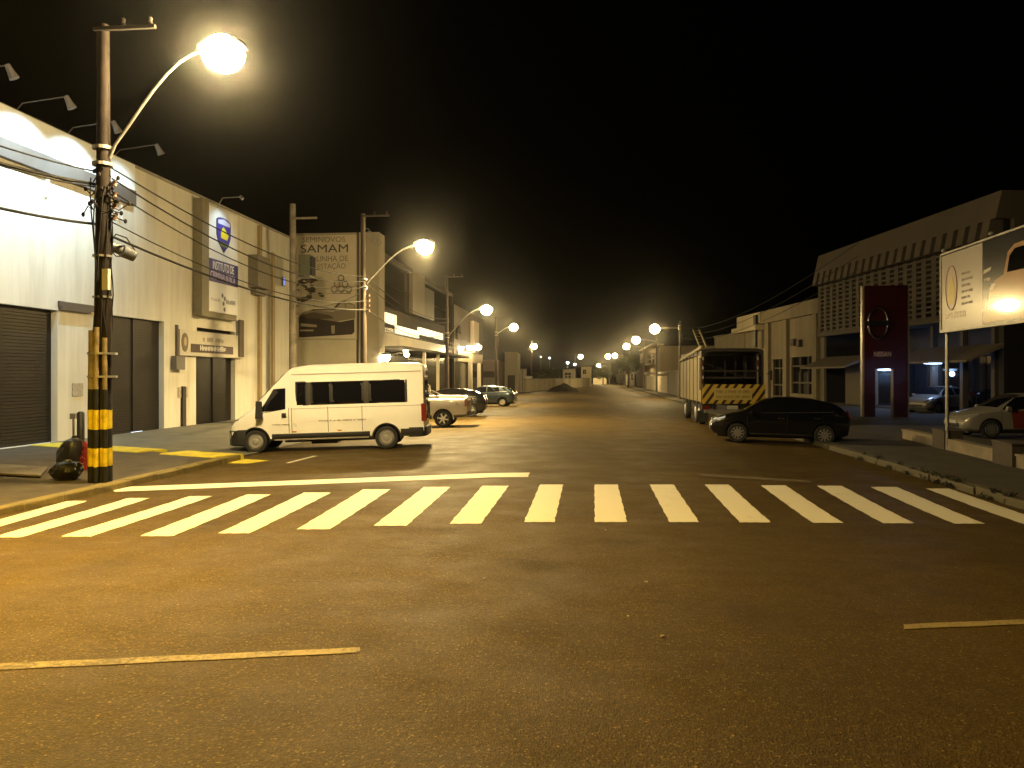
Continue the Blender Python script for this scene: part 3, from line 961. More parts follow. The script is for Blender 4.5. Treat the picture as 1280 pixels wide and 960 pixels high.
class Car:
    """body lofted through cross-sections; x forward, y left, origin on the ground"""
    def __init__(s, name, label, cat, loc, heading, pitch, stn, paint, axles, wr, track, group=None, arch=1.16):
        s.t = thing(name, label, cat, loc, (0, R(pitch), R(heading)), group)
        s.stn, s.paint = stn, paint
        mb = MB()
        rings = []
        for (x, zb, zm, zt, wb, wm, wt) in stn:
            half = [(0, zb), (wb * .86, zb), (wb, zb + .07), (wb * .4 + wm * .6 + .012, zb + (zm - zb) * .55), (wm, zm - .05), (wm * .985, zm),
                    (wt, zt - .045), (wt * .93, zt - .012), (wt * .6, zt + .004), (0, zt + .01)]
            rings.append([(x, y, z) for y, z in half] + [(x, -y, z) for y, z in half[-2:0:-1]])
        n = len(rings[0])
        V = [p for rg in rings for p in rg]
        F = [[i * n + k, i * n + (k + 1) % n, (i + 1) * n + (k + 1) % n, (i + 1) * n + k] for i in range(len(rings) - 1) for k in range(n)]
        F += [list(range(n))[::-1], [(len(rings) - 1) * n + k for k in range(n)]]
        mb.add(V, F)
        body = obj('body', mb, [paint, M_BLACK], s.t)
        # cut the wheel housings
        cut = MB()
        for ax in axles:
            for sd in (-1, 1):
                cut.lathe([(0.0001, sd * (track - .30)), (wr * arch, sd * (track - .30)), (wr * arch, sd * (track + .4)), (0.0001, sd * (track + .4))], 28, 'y', (ax, 0, wr))
        co = obj('cut', cut, M_BLACK)
        bm = bmesh.new(); bm.from_mesh(co.data)
        bmesh.ops.remove_doubles(bm, verts=bm.verts, dist=.0005)
        bmesh.ops.recalc_face_normals(bm, faces=bm.faces)
        bm.to_mesh(co.data); bm.free()
        co.parent = s.t
        md = body.modifiers.new('b', 'BOOLEAN')
        md.operation, md.object, md.solver = 'DIFFERENCE', co, 'EXACT'
        dg = bpy.context.evaluated_depsgraph_get()
        dg.update()
        me = bpy.data.meshes.new_from_object(body.evaluated_get(dg))
        body.modifiers.clear()
        old = body.data
        body.data = me
        bpy.data.meshes.remove(old)
        cm = co.data
        bpy.data.objects.remove(co)
        bpy.data.meshes.remove(cm)
        me.name = 'body'
        me.shade_smooth()
        me.set_sharp_from_angle(angle=R(32))
        s.body = body
        s.wr, s.axles, s.track = wr, axles, track

    def wheels(s, **k):
        for ax in s.axles:
            for sd in (1, -1):
                wheel(s.t, ax, sd * (s.track - .085), s.wr, sd, **k)

    def side_y(s, x, z):
        zb, zm, zt, wb, wm, wt = interp(s.stn, x)
        if z >= zm:
            k = min(1.0, (z - zm) / max(.01, zt - .045 - zm))
            return wm * .985 + (wt - wm * .985) * k
        zq = zb + (zm - zb) * .55
        if z > zq:
            return (wb * .4 + wm * .6 + .012) + (wm - (wb * .4 + wm * .6 + .012)) * (z - zq) / max(.01, zm - .05 - zq) if z < zm - .05 else wm
        return wb + ((wb * .4 + wm * .6 + .012) - wb) * max(0, (z - zb - .07)) / max(.01, zq - zb - .07)

    def side(s, name, q, m, out=.012, nu=8, nv=5, parent=None, sides=(1, -1), thick=True):
        """patch on the flank: q = (x0 bottom, x1 bottom, x0 top, x1 top, z bottom(s), z top(s))"""
        xb0, xb1, xt0, xt1, zb, zt = q
        zb = zb if isinstance(zb, tuple) else (zb, zb)
        zt = zt if isinstance(zt, tuple) else (zt, zt)
        for sd in sides:
            mb = MB()
            def f(a, b):
                x = (xb0 + (xb1 - xb0) * a) * (1 - b) + (xt0 + (xt1 - xt0) * a) * b
                z = (zb[0] + (zb[1] - zb[0]) * a) * (1 - b) + (zt[0] + (zt[1] - zt[0]) * a) * b
                edge = min(a, 1 - a, b, 1 - b)
                return (x, sd * (s.side_y(x, z) + (out if edge > 1e-6 or not thick else out - .012)), z)
            mb.grid(f, nu, nv)
            obj(name, mb, m, parent or s.t, smooth=50)

    def top(s, name, x0, x1, m, frac=.9, out=.012, parent=None, dz0=0, dz1=0):
        """windscreen-like patch on the upper surface between two stations"""
        mb = MB()
        def f(a, b):
            x = x0 + (x1 - x0) * b
            zb, zm, zt, wb, wm, wt = interp(s.stn, x)
            y = (a * 2 - 1) * wt * frac
            k = abs(a * 2 - 1)
            return (x, y, zt + .01 - .012 * k * k + out + dz0 * (1 - b) + dz1 * b)
        mb.grid(f, 8, 6)
        return obj(name, mb, m, parent or s.t, smooth=50)

    def end(s, name, x, y0, y1, z0, z1, m, depth, both=False, parent=None, x2=None):
        for sd in ((1, -1) if both else (1,)):
            mb = MB()
            ya, yb = sorted((sd * y0, sd * y1))
            mb.prism([(x, ya, z0), (x, yb, z0), (x2 if x2 is not None else x, yb, z1), (x2 if x2 is not None else x, ya, z1)], (depth, 0, 0))
            obj(name, mb, m, parent or s.t)

def lip_arches(c, m=None):
    for ax in c.axles:
        for sd in (1, -1):
            mb = MB()
            V, F = [], []
            n = 16
            for i in range(n + 1):
                a = math.pi * (1.06 * i / n - .03)
                for rr in (c.wr * 1.15, c.wr * 1.27):
                    x, z = ax + rr * math.cos(a), c.wr + rr * math.sin(a)
                    V.append((x, sd * (c.side_y(x, max(.3, z)) + .012), z))
            F = [[2 * i, 2 * i + 1, 2 * i + 3, 2 * i + 2] for i in range(n)]
            mb.add(V, F)
            obj('wheel_arch', mb, m or M_BLACK, c.t, smooth=60)

# ---- white minibus
fw, rw_ = on_road(321.5, 566), on_road(485.5, 561)
VH = 188.0
vd = Vector((math.cos(R(VH)), math.sin(R(VH)), 0))
mid = (fw + rw_) / 2
vn = Vector((-vd.y, vd.x, 0))
if vn.y < 0: vn = -vn
ctr = Vector((mid.x, mid.y, 0)) + vn * .93 + vd * .14 * -1
van_st = [(-2.80, .52, 1.25, 2.30, .86, .90, .80), (-2.765, .42, 1.28, 2.40, .95, .97, .86), (-2.6, .36, 1.30, 2.47, .97, .985, .90), (-1.6, .34, 1.30, 2.50, .985, 1.0, .91),
          (-.4, .34, 1.30, 2.50, .985, 1.0, .91), (.5, .34, 1.30, 2.49, .985, 1.0, .91), (.95, .34, 1.29, 2.44, .98, 1.0, .88), (1.12, .34, 1.28, 2.34, .98, 1.0, .86),
          (1.55, .34, 1.25, 1.92, .98, .99, .82), (1.95, .34, 1.20, 1.52, .975, .985, .80), (2.12, .34, 1.14, 1.30, .97, .975, .82), (2.35, .34, 1.06, 1.16, .95, .955, .80),
          (2.6, .33, .92, 1.0, .92, .92, .74), (2.72, .32, .80, .86, .88, .88, .70), (2.79, .36, .60, .66, .80, .80, .62)]
van = Car('minibus', 'white high roof minibus parked nose in to the left kerb', 'minibus', (ctr.x, ctr.y, -.155), VH, 1.7, van_st, M_WHITE, (2.03, -1.69), .335, .985)
van.wheels(steel=True, rim_m=mat('silver_hubcap', (.30, .29, .27), .6, .2, var=.3, scale=8))
lip_arches(van)
band = (-2.32, .88, -2.32, .88, 1.31, 2.02)
van.side('window_band', band, M_BLACK, out=.010, nu=14)
for (a, b) in [(-2.24, -1.22), (-1.06, -.14), (-.12, .42), (.58, .84)]:
    van.side('window', (a, b, a, b, 1.345, 1.985), M_GLASS, out=.018, nu=6)
M_PIL = mat('window_pillar_grey', (.055, .05, .045), .3)
for (a, b) in [(-1.20, -1.08), (.44, .56), (-2.31, -2.26)]:
    van.side('pillar_strip', (a, b, a, b, 1.34, 1.99), M_PIL, out=.020, nu=2)
van.side('front_window', (1.95, 1.16, 1.52, 1.16, (1.12, 1.24), (1.82, 1.84)), M_GLASS, out=.014, nu=8)
mb_w = van.top('windscreen', 1.20, 2.08, M_GLASS, .93)
van.side('rub_strip', (-1.22, 1.56, -1.22, 1.56, .40, .54), M_BLACK, out=.03, nu=16, nv=3)
van.side('rub_strip', (-2.74, -2.1, -2.74, -2.1, .40, .58), M_BLACK, out=.03, nu=6, nv=3)
M_SEAM = mat('panel_seam', (.12, .11, .1), .7)
for x in (1.06, -.05, .98, -1.02):
    van.side('door_seam', (x, x + .018, x, x + .018, .56, 1.28), M_SEAM, out=.004, nu=1, nv=6, thick=False)
van.side('roof_gutter', (-2.72, 1.0, -2.72, .98, 2.21, 2.235), mat('gutter_shade', (.30, .29, .27), .6), out=.012, nu=20, nv=1, thick=False)
van.side('waist_crease', (-2.70, 1.02, -2.70, 1.02, 1.235, 1.25), MATS['gutter_shade'], out=.008, nu=20, nv=1, thick=False)
van.side('fuel_flap', (.82, .97, .82, .97, .70, .86), mat('flap_white', (.66, .64, .6), .4), out=.008, nu=2, nv=2)
van.side('sill', (-1.18, 1.5, -1.18, 1.5, .35, .395), mat('sill_grime', (.38, .34, .27), .7, var=.3, scale=5), out=.012, nu=12, nv=2)
van.side('door_handle', (1.14, 1.27, 1.14, 1.27, 1.0, 1.13), M_BLACK, out=.03, nu=4, nv=3)
van.side('side_marker', (.86, .98, .86, .98, .57, .61), mat('amber_marker', (.5, .2, .02), .3), out=.02, nu=2, nv=2)
van.side('side_marker', (-.42, -.30, -.42, -.30, .57, .61), MATS['amber_marker'], out=.02, nu=2, nv=2)
# front bumper wraps round the nose
mb = MB()
secs = [(2.30, .985), (2.55, .955), (2.74, .88), (2.84, .7), (2.88, .35), (2.88, 0)]
pts = [(x, y) for x, y in secs] + [(x, -y) for x, y in secs[-2::-1]]
for (x, y), (x2, y2) in zip(pts, pts[1:]):
    mb.add([(x, y, .25), (x2, y2, .25), (x2, y2, .66), (x, y, .66), (x - .06, y * .96, .72), (x2 - .06, y2 * .96, .72), (x - .05, y * .97, .22), (x2 - .05, y2 * .97, .22)],
           [(0, 1, 2, 3), (3, 2, 5, 4), (1, 0, 6, 7)])
obj('front_bumper', mb, M_BLACK, van.t, smooth=40)
mb = MB()
secs = [(-2.34, 1.0), (-2.70, .985), (-2.84, .90), (-2.88, .5), (-2.88, 0)]
pts = [(x, y) for x, y in secs] + [(x, -y) for x, y in secs[-2::-1]]
for (x, y), (x2, y2) in zip(pts, pts[1:]):
    mb.add([(x, y, .36), (x2, y2, .36), (x2, y2, .60), (x, y, .60), (x + .08, y * .94, .64), (x2 + .08, y2 * .94, .64), (x + .08, y * .94, .33), (x2 + .08, y2 * .94, .33)],
           [(0, 1, 2, 3), (3, 2, 5, 4), (1, 0, 6, 7)])
obj('rear_bumper', mb, M_BLACK, van.t, smooth=40)
for sd in (1, -1):
    mb = MB()
    mb.box((-2.83, sd * .97 - .02 if sd > 0 else -.985, .78), (-2.70, sd * .985 if sd > 0 else -.95, 1.28))
    mb.box((-2.845, .74 if sd > 0 else -.95, .78), (-2.79, .95 if sd > 0 else -.74, 1.28))
    obj('tail_light', mb, M_RED, van.t)
    mb = MB()
    mb.prism([(2.50, sd * .78, .72), (2.80, sd * .55, .70), (2.76, sd * .56, .86), (2.50, sd * .86, 1.0)], (.02, sd * .09, .0))
    obj('headlight', mb, M_LENS, van.t)
    mb = MB()
    mb.tube([(1.82, sd * .96, 1.12), (1.86, sd * 1.10, 1.14)], .03, 6)
    mb.prism([(1.78, sd * 1.06, 1.02), (1.96, sd * 1.09, 1.00), (1.93, sd * 1.09, 1.50), (1.80, sd * 1.06, 1.48)], (0, sd * .13, 0))
    obj('mirror', mb, M_BLACK, van.t)
mb = MB()
mb.prism([(-2.812, -.74, 1.42), (-2.812, -.03, 1.42), (-2.775, -.03, 2.15), (-2.775, -.72, 2.15)], (-.02, 0, 0))
mb.prism([(-2.812, .03, 1.42), (-2.812, .74, 1.42), (-2.775, .72, 2.15), (-2.775, .03, 2.15)], (-.02, 0, 0))
obj('rear_window', mb, M_GLASS, van.t)
mb = MB()
mb.box((-2.86, -.26, .82), (-2.81, .26, .95)); obj('number_plate', mb, mat('plate_red', (.32, .03, .03), .5), van.t)
mb = MB()
for k in range(5): mb.box((-2.845, -.02 + .0, .9 + k * .3), (-2.80, .02, 1.05 + k * .3))
obj('door_hinge', mb, M_CHROME, van.t)
mb = MB()
mb.box((-.2, -.5, .19), (.55, .5, .36)); mb.box((-1.3, -.55, .26), (1.3, .55, .36)); obj('underbody', mb, M_BLACK, van.t)
class _Side:      # a flat lettering plane 4 mm off the near flank of the minibus
    pass
sf = Frame((-1.33, 0, 0), (1, 0, 0))
near = 1 if (Matrix.Rotation(R(VH), 3, 'Z') @ Vector((0, 1, 0))).y < 0 else -1
def flank_text(x0, x1, z, h, groups, m):
    yy = near * (van.side_y(0, z) + .01)
    fr = Frame((0, yy, 0), (-near, 0, 0))
    a0 = -near * x0
    a1 = -near * x1
    lo, hi = min(a0, a1), max(a0, a1)
    mbp = thing  # no-op
    o = illegible(fr, lo, hi, z, z + h, .004, m, None, groups)
    o.parent = van.t
flank_text(-1.13, .22, .86, .045, (5, 1, 1, 2, 5, 1, 5), M_MIDLET)
flank_text(1.05, 1.55, .80, .022, (6, 5), M_MIDLET)

# ---- hatchback bodies
hatch_st = [(-2.10, .42, .80, .90, .66, .72, .60), (-2.05, .32, .90, 1.02, .78, .80, .66), (-1.85, .24, .94, 1.17, .83, .86, .63), (-1.6, .21, .95, 1.31, .85, .88, .60), (-1.0, .2, .95, 1.44, .855, .895, .60),
            (-.4, .2, .94, 1.485, .855, .895, .60), (.1, .2, .93, 1.46, .855, .895, .60), (.42, .2, .92, 1.36, .855, .89, .61), (.75, .2, .91, 1.17, .855, .885, .65), (1.05, .2, .90, 1.00, .855, .88, .72), (1.25, .2, .88, .95, .85, .875, .74),
            (1.6, .21, .80, .87, .83, .86, .70), (1.9, .24, .70, .77, .78, .82, .64), (2.05, .30, .60, .66, .70, .74, .56), (2.12, .38, .50, .56, .60, .64, .46)]

def dress_hatch(c, rear_light=M_RED, front_light=M_LENS, trim=None):
    c.side('front_window', (.92, -.18, .42, -.18, (.96, .985), (1.36, 1.40)), M_GLASS, nu=8)
    c.side('rear_window', (-.26, -1.22, -.26, -1.10, (.985, 1.0), (1.395, 1.345)), M_GLASS, nu=8)
    c.side('quarter_window', (-1.30, -1.66, -1.18, -1.46, (1.02, 1.08), (1.335, 1.25)), M_GLASS, nu=5)
    c.top('windscreen', .22, 1.03, M_GLASS, .92)
    c.top('tailgate_window', -1.98, -1.62, M_GLASS, .9)
    for x in (.98, -.22, -1.28):
        c.side('door_seam', (x, x + .012, x, x + .012, .3, .93), M_BLACK, out=.003, nu=1, nv=6, thick=False)
    c.side('door_handle', (-.13, .06, -.13, .06, .80, .84), trim or M_CHROME, out=.03, nu=4, nv=2)
    c.side('door_handle', (-1.2, -1.02, -1.2, -1.02, .82, .86), trim or M_CHROME, out=.03, nu=4, nv=2)
    c.side('belt_trim', (.92, -1.62, .92, -1.62, (.945, 1.035), (.957, 1.05)), trim or mat('dull_trim', (.25, .25, .25), .3, .8), out=.016, nu=14, nv=1, thick=False)
    c.side('sill_strip', (.92, -.98, .92, -.98, .27, .32), M_BLACK, out=.015, nu=10, nv=2)
    for sd in (1, -1):
        mb = MB()
        mb.prism([(1.70, sd * .72, .70), (2.06, sd * .50, .58), (2.04, sd * .50, .70), (1.62, sd * .74, .84)], (.03, sd * .10, .01))
        obj('headlight', mb, front_light, c.t)
        mb = MB()
        mb.prism([(-2.10, sd * .62, .80), (-2.10, sd * .76, .80), (-1.98, sd * .80, 1.10), (-1.98, sd * .66, 1.10)], (-.03, 0, 0))
        obj('tail_light', mb, rear_light, c.t)
        mb = MB()
        mb.prism([(.74, sd * .90, .93), (.90, sd * .92, .94), (.86, sd * .92, 1.06), (.76, sd * .90, 1.06)], (0, sd * .14, 0))
        obj('mirror', mb, c.paint, c.t)
        mb = MB()
        mb.lathe([(.07, 0), (.05, .02), (.001, .025)], 10, 'x', (2.06, sd * .52, .36))
        obj('fog_light', mb, front_light, c.t)
    mb = MB(); mb.box((2.08, -.42, .36), (2.13, .42, .48)); obj('grille', mb, M_BLACK, c.t)
    mb = MB(); mb.box((2.125, -.26, .47), (2.145, .26, .58)); obj('number_plate', mb, mat('plate_grey', (.4, .4, .38), .5), c.t)
    mb = MB(); mb.box((-2.14, -.26, .6), (-2.10, .26, .73)); obj('number_plate', mb, MATS['plate_grey'], c.t)
    mb = MB(); mb.box((-1.9, -.6, .17), (1.9, .6, .24)); obj('underbody', mb, M_BLACK, c.t)

M_BLKP = mat('black_car_paint', (.004, .004, .005), .22, coat=.35)
fa, ra = on_road(918, 551.5), on_road(1035, 559)
mid = (fa + ra) / 2
HB = 180 - 7.0
hd = Vector((math.cos(R(HB)), math.sin(R(HB)), 0))
hn = Vector((-hd.y, hd.x, 0))
if hn.y < 0: hn = -hn
ctr = Vector((mid.x, mid.y, 0)) + hn * .80 + hd * .02
hatch = Car('hatchback', 'black hatchback parked across the right kerb in front of the striped truck board', 'car', (ctr.x, ctr.y, -.145), HB, -1.0, hatch_st, M_BLKP, (1.28, -1.34), .315, .865)
hatch.wheels(spokes=10)
dress_hatch(hatch)

# ---- silver car on the right forecourt
M_SILV = mat('silver_car_paint', (.42, .40, .37), .28, .5, coat=.7)
M_REDREFL = mat('red_brown_reflection', (.17, .03, .016), .3, coat=.7)
pn = on_z(1183, 548, PAVR)
sil = Car('forecourt_car', 'silver car with a red brown reflection coloured onto its doors, parked behind the sign pole on the right forecourt', 'car', (pn.x + 2.65, pn.y + .85, PAVR), 182, 0, hatch_st, M_SILV, (1.30, -1.34), .315, .865)
sil.wheels(spokes=12)
dress_hatch(sil)
sil.side('door_reflection', (.60, -1.22, .70, -1.22, .34, .92), M_REDREFL, out=.006, nu=14, nv=6, thick=False)  # red-brown reflection on the doors, put in as colour
sil.side('door_flash', (.20, -.14, .20, -.14, .86, .90), M_CHROME, out=.014, nu=3, nv=2)

# ---- pale pickup
pk_st = [(-2.50, .50, .92, 1.00, .78, .86, .80), (-2.46, .46, 1.12, 1.20, .84, .88, .83), (-1.6, .44, 1.14, 1.22, .86, .89, .84), (-.72, .44, 1.14, 1.22, .86, .89, .84), (-.69, .42, 1.14, 1.62, .86, .89, .66),
         (-.5, .42, 1.14, 1.74, .86, .89, .66), (.3, .42, 1.13, 1.77, .86, .89, .67), (.55, .42, 1.12, 1.70, .86, .89, .67), (1.15, .42, 1.10, 1.20, .86, .89, .76), (1.3, .42, 1.08, 1.15, .86, .89, .78),
         (2.0, .42, 1.0, 1.07, .85, .87, .74), (2.35, .44, .9, .95, .8, .82, .66), (2.46, .5, .75, .8, .7, .72, .56)]
M_PICK = mat('pale_pickup_paint', (.42, .40, .36), .3, .2, coat=.6)
pw = on_road(553, 534.5)
pick = Car('pickup_truck', 'pale grey pickup truck parked beyond the minibus with its bed towards the road', 'pickup truck', (pw.x - 1.50, pw.y + .80, road_z(pw.x - 1, pw.y)), 182, 1.0, pk_st, M_PICK, (1.5, -1.50), .36, .875)
pick.wheels(spokes=6)
lip_arches(pick, M_PICK)
pick.side('front_window', (1.05, .14, .56, .14, 1.16, 1.62), M_GLASS)
pick.side('rear_window', (.05, -.6, .05, -.55, 1.17, (1.62, 1.60)), M_GLASS)
pick.side('fuel_flap', (-2.18, -2.0, -2.18, -2.0, .88, 1.06), mat('flap_grey', (.3, .28, .25), .4), out=.008, nu=2, nv=2)
pick.top('windscreen', .58, 1.13, M_GLASS, .92)
for sd in (1, -1):
    mb = MB(); mb.box((-2.52, .74 if sd > 0 else -.87, .86), (-2.40, .895 if sd > 0 else -.74, 1.16)) if sd > 0 else mb.box((-2.52, -.895, .86), (-2.40, -.74, 1.16))
    obj('tail_light', mb, M_RED, pick.t)
    mb = MB(); mb.prism([(2.2, sd * .66, .82), (2.42, sd * .5, .78), (2.40, sd * .5, .92), (2.15, sd * .72, .98)], (.03, sd * .09, 0)); obj('headlight', mb, M_LENS, pick.t)
    mb = MB(); mb.prism([(.85, sd * .9, 1.12), (1.05, sd * .92, 1.12), (1.02, sd * .92, 1.32), (.88, sd * .9, 1.32)], (0, sd * .18, 0)); obj('mirror', mb, M_BLACK, pick.t)
mb = MB()
for sd in (1, -1):
    mb.tube([(-.74, sd * .72, 1.2), (-.74, sd * .62, 1.72), (-.74, 0, 1.76)], .035, 8)
    mb.tube([(-.74, sd * .68, 1.55), (-1.35, sd * .78, 1.25)], .03, 8)
obj('roll_bar', mb, M_CHROME, pick.t, smooth=60)
mb = MB(); mb.box((-2.62, -.8, .48), (-2.5, .8, .62)); obj('rear_bumper', mb, M_BLACK, pick.t)
mb = MB(); mb.box((-2.535, -.5, .92), (-2.50, .5, 1.12)); obj('tailgate', mb, M_PICK, pick.t)
mb = MB(); mb.box((-1.9, -.5, .34), (2.0, .5, .48)); obj('underbody', mb, M_BLACK, pick.t)
mb = MB()
mb.prism([(-2.36, -.74, 1.215), (-.85, -.74, 1.215), (-.85, -.74, 1.30), (-2.3, -.74, 1.27)], (0, 1.48, 0))
obj('bed_cover', mb, mat('pale_bed_cover', (.6, .57, .5), .6, var=.2), pick.t)

# ---- cars farther along the left bays
pb = on_road(603, 521)
c2 = copy_tree(hatch.t)
tag(c2, 'black car parked between the pale pickup and the blue grey car', 'car')
c2.location = (pb.x - 2.0, pb.y + .85, road_z(pb.x - 1.5, pb.y)); c2.rotation_euler = (0, R(1.2), R(183))
M_BLUEG = mat('blue_grey_car_paint', (.045, .068, .09), .25, .3, coat=.8)
pb = on_road(640, 508)
blue_st = [(x, a, b + .02, c * (.99 if x > -1 else .97), d, e, f) for (x, a, b, c, d, e, f) in hatch_st]
blue = Car('compact_car', 'small blue grey car with a pale wheel, last of the left parked row', 'car', (pb.x - 1.9, pb.y + .8, road_z(pb.x - 1.5, pb.y)), 176, 1.0, blue_st, M_BLUEG, (1.26, -1.32), .31, .865)
blue.wheels(steel=True, rim_m=mat('pale_wheel_cover', (.62, .58, .48), .4))
dress_hatch(blue)
# ---- white car behind the red pylon
pb = at(1144, 470, 44.5)
c3 = copy_tree(sil.t)
for ch in list(c3.children):
    if ch.name.startswith(('door_reflection', 'door_flash')):
        bpy.data.objects.remove(ch)
tag(c3, 'pale car standing in the bluish light behind the red pylon', 'car')
c3.location = (pb.x + 1.75, pb.y + 1.2, PAVR); c3.rotation_euler = (0, 0, R(214))
# ---------------------------------------------------------------- car carrier trailer
def zebra(fr, mb_y, mb_b, a0, a1, b0, b1, n, pitch=.30, slope=.55):
    """diagonal black bars over a yellow board, cut to the board's outline"""
    h = b1 - b0
    sh = h * slope * 1.3
    x = a0 - sh
    while x < a1:
        def clip(poly):
            out = []
            for lim, sgn in ((a0, 1), (a1, -1)):
                out, src = [], poly
                for i in range(len(src)):
                    p, q = src[i], src[(i + 1) % len(src)]
                    ip, iq = sgn * (p[0] - lim) >= 0, sgn * (q[0] - lim) >= 0
                    if ip: out.append(p)
                    if ip != iq:
                        k = (lim - p[0]) / (q[0] - p[0])
                        out.append((lim, p[1] + (q[1] - p[1]) * k))
                poly = out
                if not poly: break
            return poly
        pl = clip([(x, b0), (x + pitch * .42, b0), (x + pitch * .42 + sh, b1), (x + sh, b1)])
        if len(pl) >= 3:
            mb_b.poly([fr.P(a, b, n) for a, b in pl])
        x += pitch

tz = -.115
tp = on_z(877, 532, tz)
TX0, TX1, TY = tp.x, tp.x + 2.58, tp.y
tr = thing('car_carrier', 'tall car carrier trailer seen from behind, with yellow and black striped board', 'truck', (TX0, TY, tz))
M_TRK = mat('trailer_side_paint', (.19, .155, .075), .5, var=.35, scale=1.4, streak=True)
M_TRD = mat('trailer_frame_dark', (.035, .03, .028), .55, var=.3)
for k in range(6):
    y0 = k * 1.35
    mb = MB(); mb.box((0, y0 + .02, 1.0), (.06, y0 + 1.31, 3.0 - .035 * k)); obj('side_panel', mb, M_TRK, tr)
for k in range(7):
    y0 = k * 1.35
    mb = MB(); mb.box((-.02, y0 - .05, .9), (.08, y0 + .03, 3.25 - .05 * k)); obj('side_post', mb, M_TRD, tr)
mb = MB()
mb.prism([(-.03, -.05, 3.42), (.09, -.05, 3.42), (.09, -.05, 3.30), (-.03, -.05, 3.30)], (0, 8.2, -.42))
obj('top_rail', mb, M_TRK, tr)
mb = MB()
mb.box((2.5, 0, .9), (2.58, 8.1, 3.2))
obj('far_side_panel', mb, M_TRD, tr)
mb = MB()
mb.box((.09, .0, .92), (2.49, 8.1, 1.05)); mb.box((.09, .1, 2.0), (2.49, 8.1, 2.08)); mb.box((.09, 4.0, 1.06), (2.49, 4.1, 3.1))
obj('deck', mb, M_TRD, tr)
mb = MB()
n = 10
for i in range(n):
    a0, a1 = math.pi * i / n, math.pi * (i + 1) / n
    P = lambda a, r: (1.29 - (1.29 + r) * math.copysign(abs(math.cos(a)) ** .35, math.cos(a)), -.02, 3.0 + (.30 + r) * math.sin(a) ** .4 if math.sin(a) > 1e-6 else 3.0)
    mb.prism([P(a0, -.14), P(a1, -.14), P(a1, 0), P(a0, 0)], (0, 8.0, 0))
obj('canopy_hoop', mb, M_TRD, tr)
for x in (.0, 2.28):
    mb = MB(); mb.box((x, -.06, .72), (x + .09, .03, 3.05)); obj('rear_post', mb, M_TRD, tr)
mb = MB(); mb.box((2.30, -.08, 1.66), (2.345, -.05, 2.3)); obj('grab_rail', mb, M_STEEL, tr)
mb = MB(); mb.box((.1, -.05, 2.30), (2.28, -.0, 2.36)); obj('crossbar', mb, M_TRD, tr)
fr = Frame((TX0, TY - .10, tz), (1, 0, 0))
bb = MB(); fr.box(bb, .02, 2.62, .94, 1.76, -.05, 0)
board = obj('striped_board', bb, mat('board_yellow', (.62, .44, .06), .5, var=.15, scale=3), tr, world=True)
zb_ = MB()
zebra(fr, None, zb_, .02, 2.62, .94, 1.76, .004, pitch=.34)
o = obj('black_stripe', zb_, mat('stripe_black', (.03, .018, .012), .5), tr, world=True)
o.parent = board
pb_ = MB(); fr.box(pb_, .50, 2.08, 1.10, 1.60, .002, .018)
o = obj('text_plate', pb_, mat('plate_cream', (.55, .44, .17), .5, var=.1), tr, world=True); o.parent = board
o = illegible(fr, .58, 2.0, 1.39, 1.52, .02, mat('plate_lettering', (.26, .20, .07), .6), tr, (5, 1, 6, 2, 5)); o.parent = board
o = illegible(fr, .58, 2.0, 1.18, 1.29, .02, MATS['plate_lettering'], tr, (4, 7, 3, 6)); o.parent = board
for x in (.16, 2.42):
    mb = MB(); mb.box((x - .14, -.14, .70), (x + .14, -.101, .84)); obj('tail_light', mb, M_RED, tr)
    mb = MB(); mb.box((x - .24, .62, .12), (x + .20, .64, .62)); obj('mud_flap', mb, M_RUB, tr)
M_REFL = mat('reflector_tape', (.55, .5, .42), .4)
for k in range(6):
    for x in (.02, 2.30):
        mb = MB(); mb.box((x, -.068, 1.80 + k * .2), (x + .055, -.062, 1.92 + k * .2)); obj('reflector', mb, M_REFL if k % 2 else M_RED, tr)
mb = MB(); mb.box((1.05, -.125, .70), (1.50, -.102, .86)); obj('number_plate', mb, mat('truck_plate', (.42, .40, .36), .5), tr)
for k in range(5):
    mb = MB(); mb.box((.30 + k * .45, 1.5, 1.05), (.36 + k * .45, 1.56, 3.0)); obj('inner_strut', mb, M_TRD, tr)
mb = MB(); mb.tube([(2.7, -.05, 2.2), (2.86, -.1, 2.25)], .02, 6); mb.box((2.82, -.16, 1.95), (2.90, -.04, 2.35)); obj('side_mirror', mb, M_BLACK, tr)
mb = MB(); mb.box((.1, -.1, .55), (2.48, 0, .68)); obj('rear_bumper', mb, M_STEEL, tr)
mb = MB(); mb.box((.5, .2, .62), (.65, 8, .9)); mb.box((1.95, .2, .62), (2.1, 8, .9)); obj('chassis', mb, M_TRD, tr)
for y in (1.1, 2.3, 6.2):
    for x, sd in ((.16, -1), (2.42, 1)):
        mb = MB()
        mb.lathe([(.3, sd * .0), (.22, sd * .05), (.001, sd * .05)], 18, 'x', (x + sd * .10, y, .46))
        w_ = obj('wheel', mb, M_RIM, tr, smooth=40)
        mb = MB(); mb.lathe([(.3, -.13), (.44, -.13), (.46, -.08), (.46, .08), (.44, .13), (.3, .13)], 24, 'x', (x, y, .46)); obj('tyre', mb, M_RUB, w_, smooth=40)
for dx in (.02, .30):
    mb = MB()
    mb.tube([(dx, .6, 3.35), (dx, 3.0, 4.25)], .035, 6)
    obj('ramp_rail', mb, M_TRK, tr)
mb = MB()
for k in range(6):
    y = .85 + .4 * k; mb.tube([(.02, y, 3.45 + .375 * .4 * k), (.30, y, 3.45 + .375 * .4 * k)], .02, 5)
obj('ramp_rung', mb, M_TRK, tr)
mb = MB(); mb.box((-.10, -.02, 1.5), (-.03, .08, 2.9)); obj('grab_rail', mb, M_STEEL, tr)

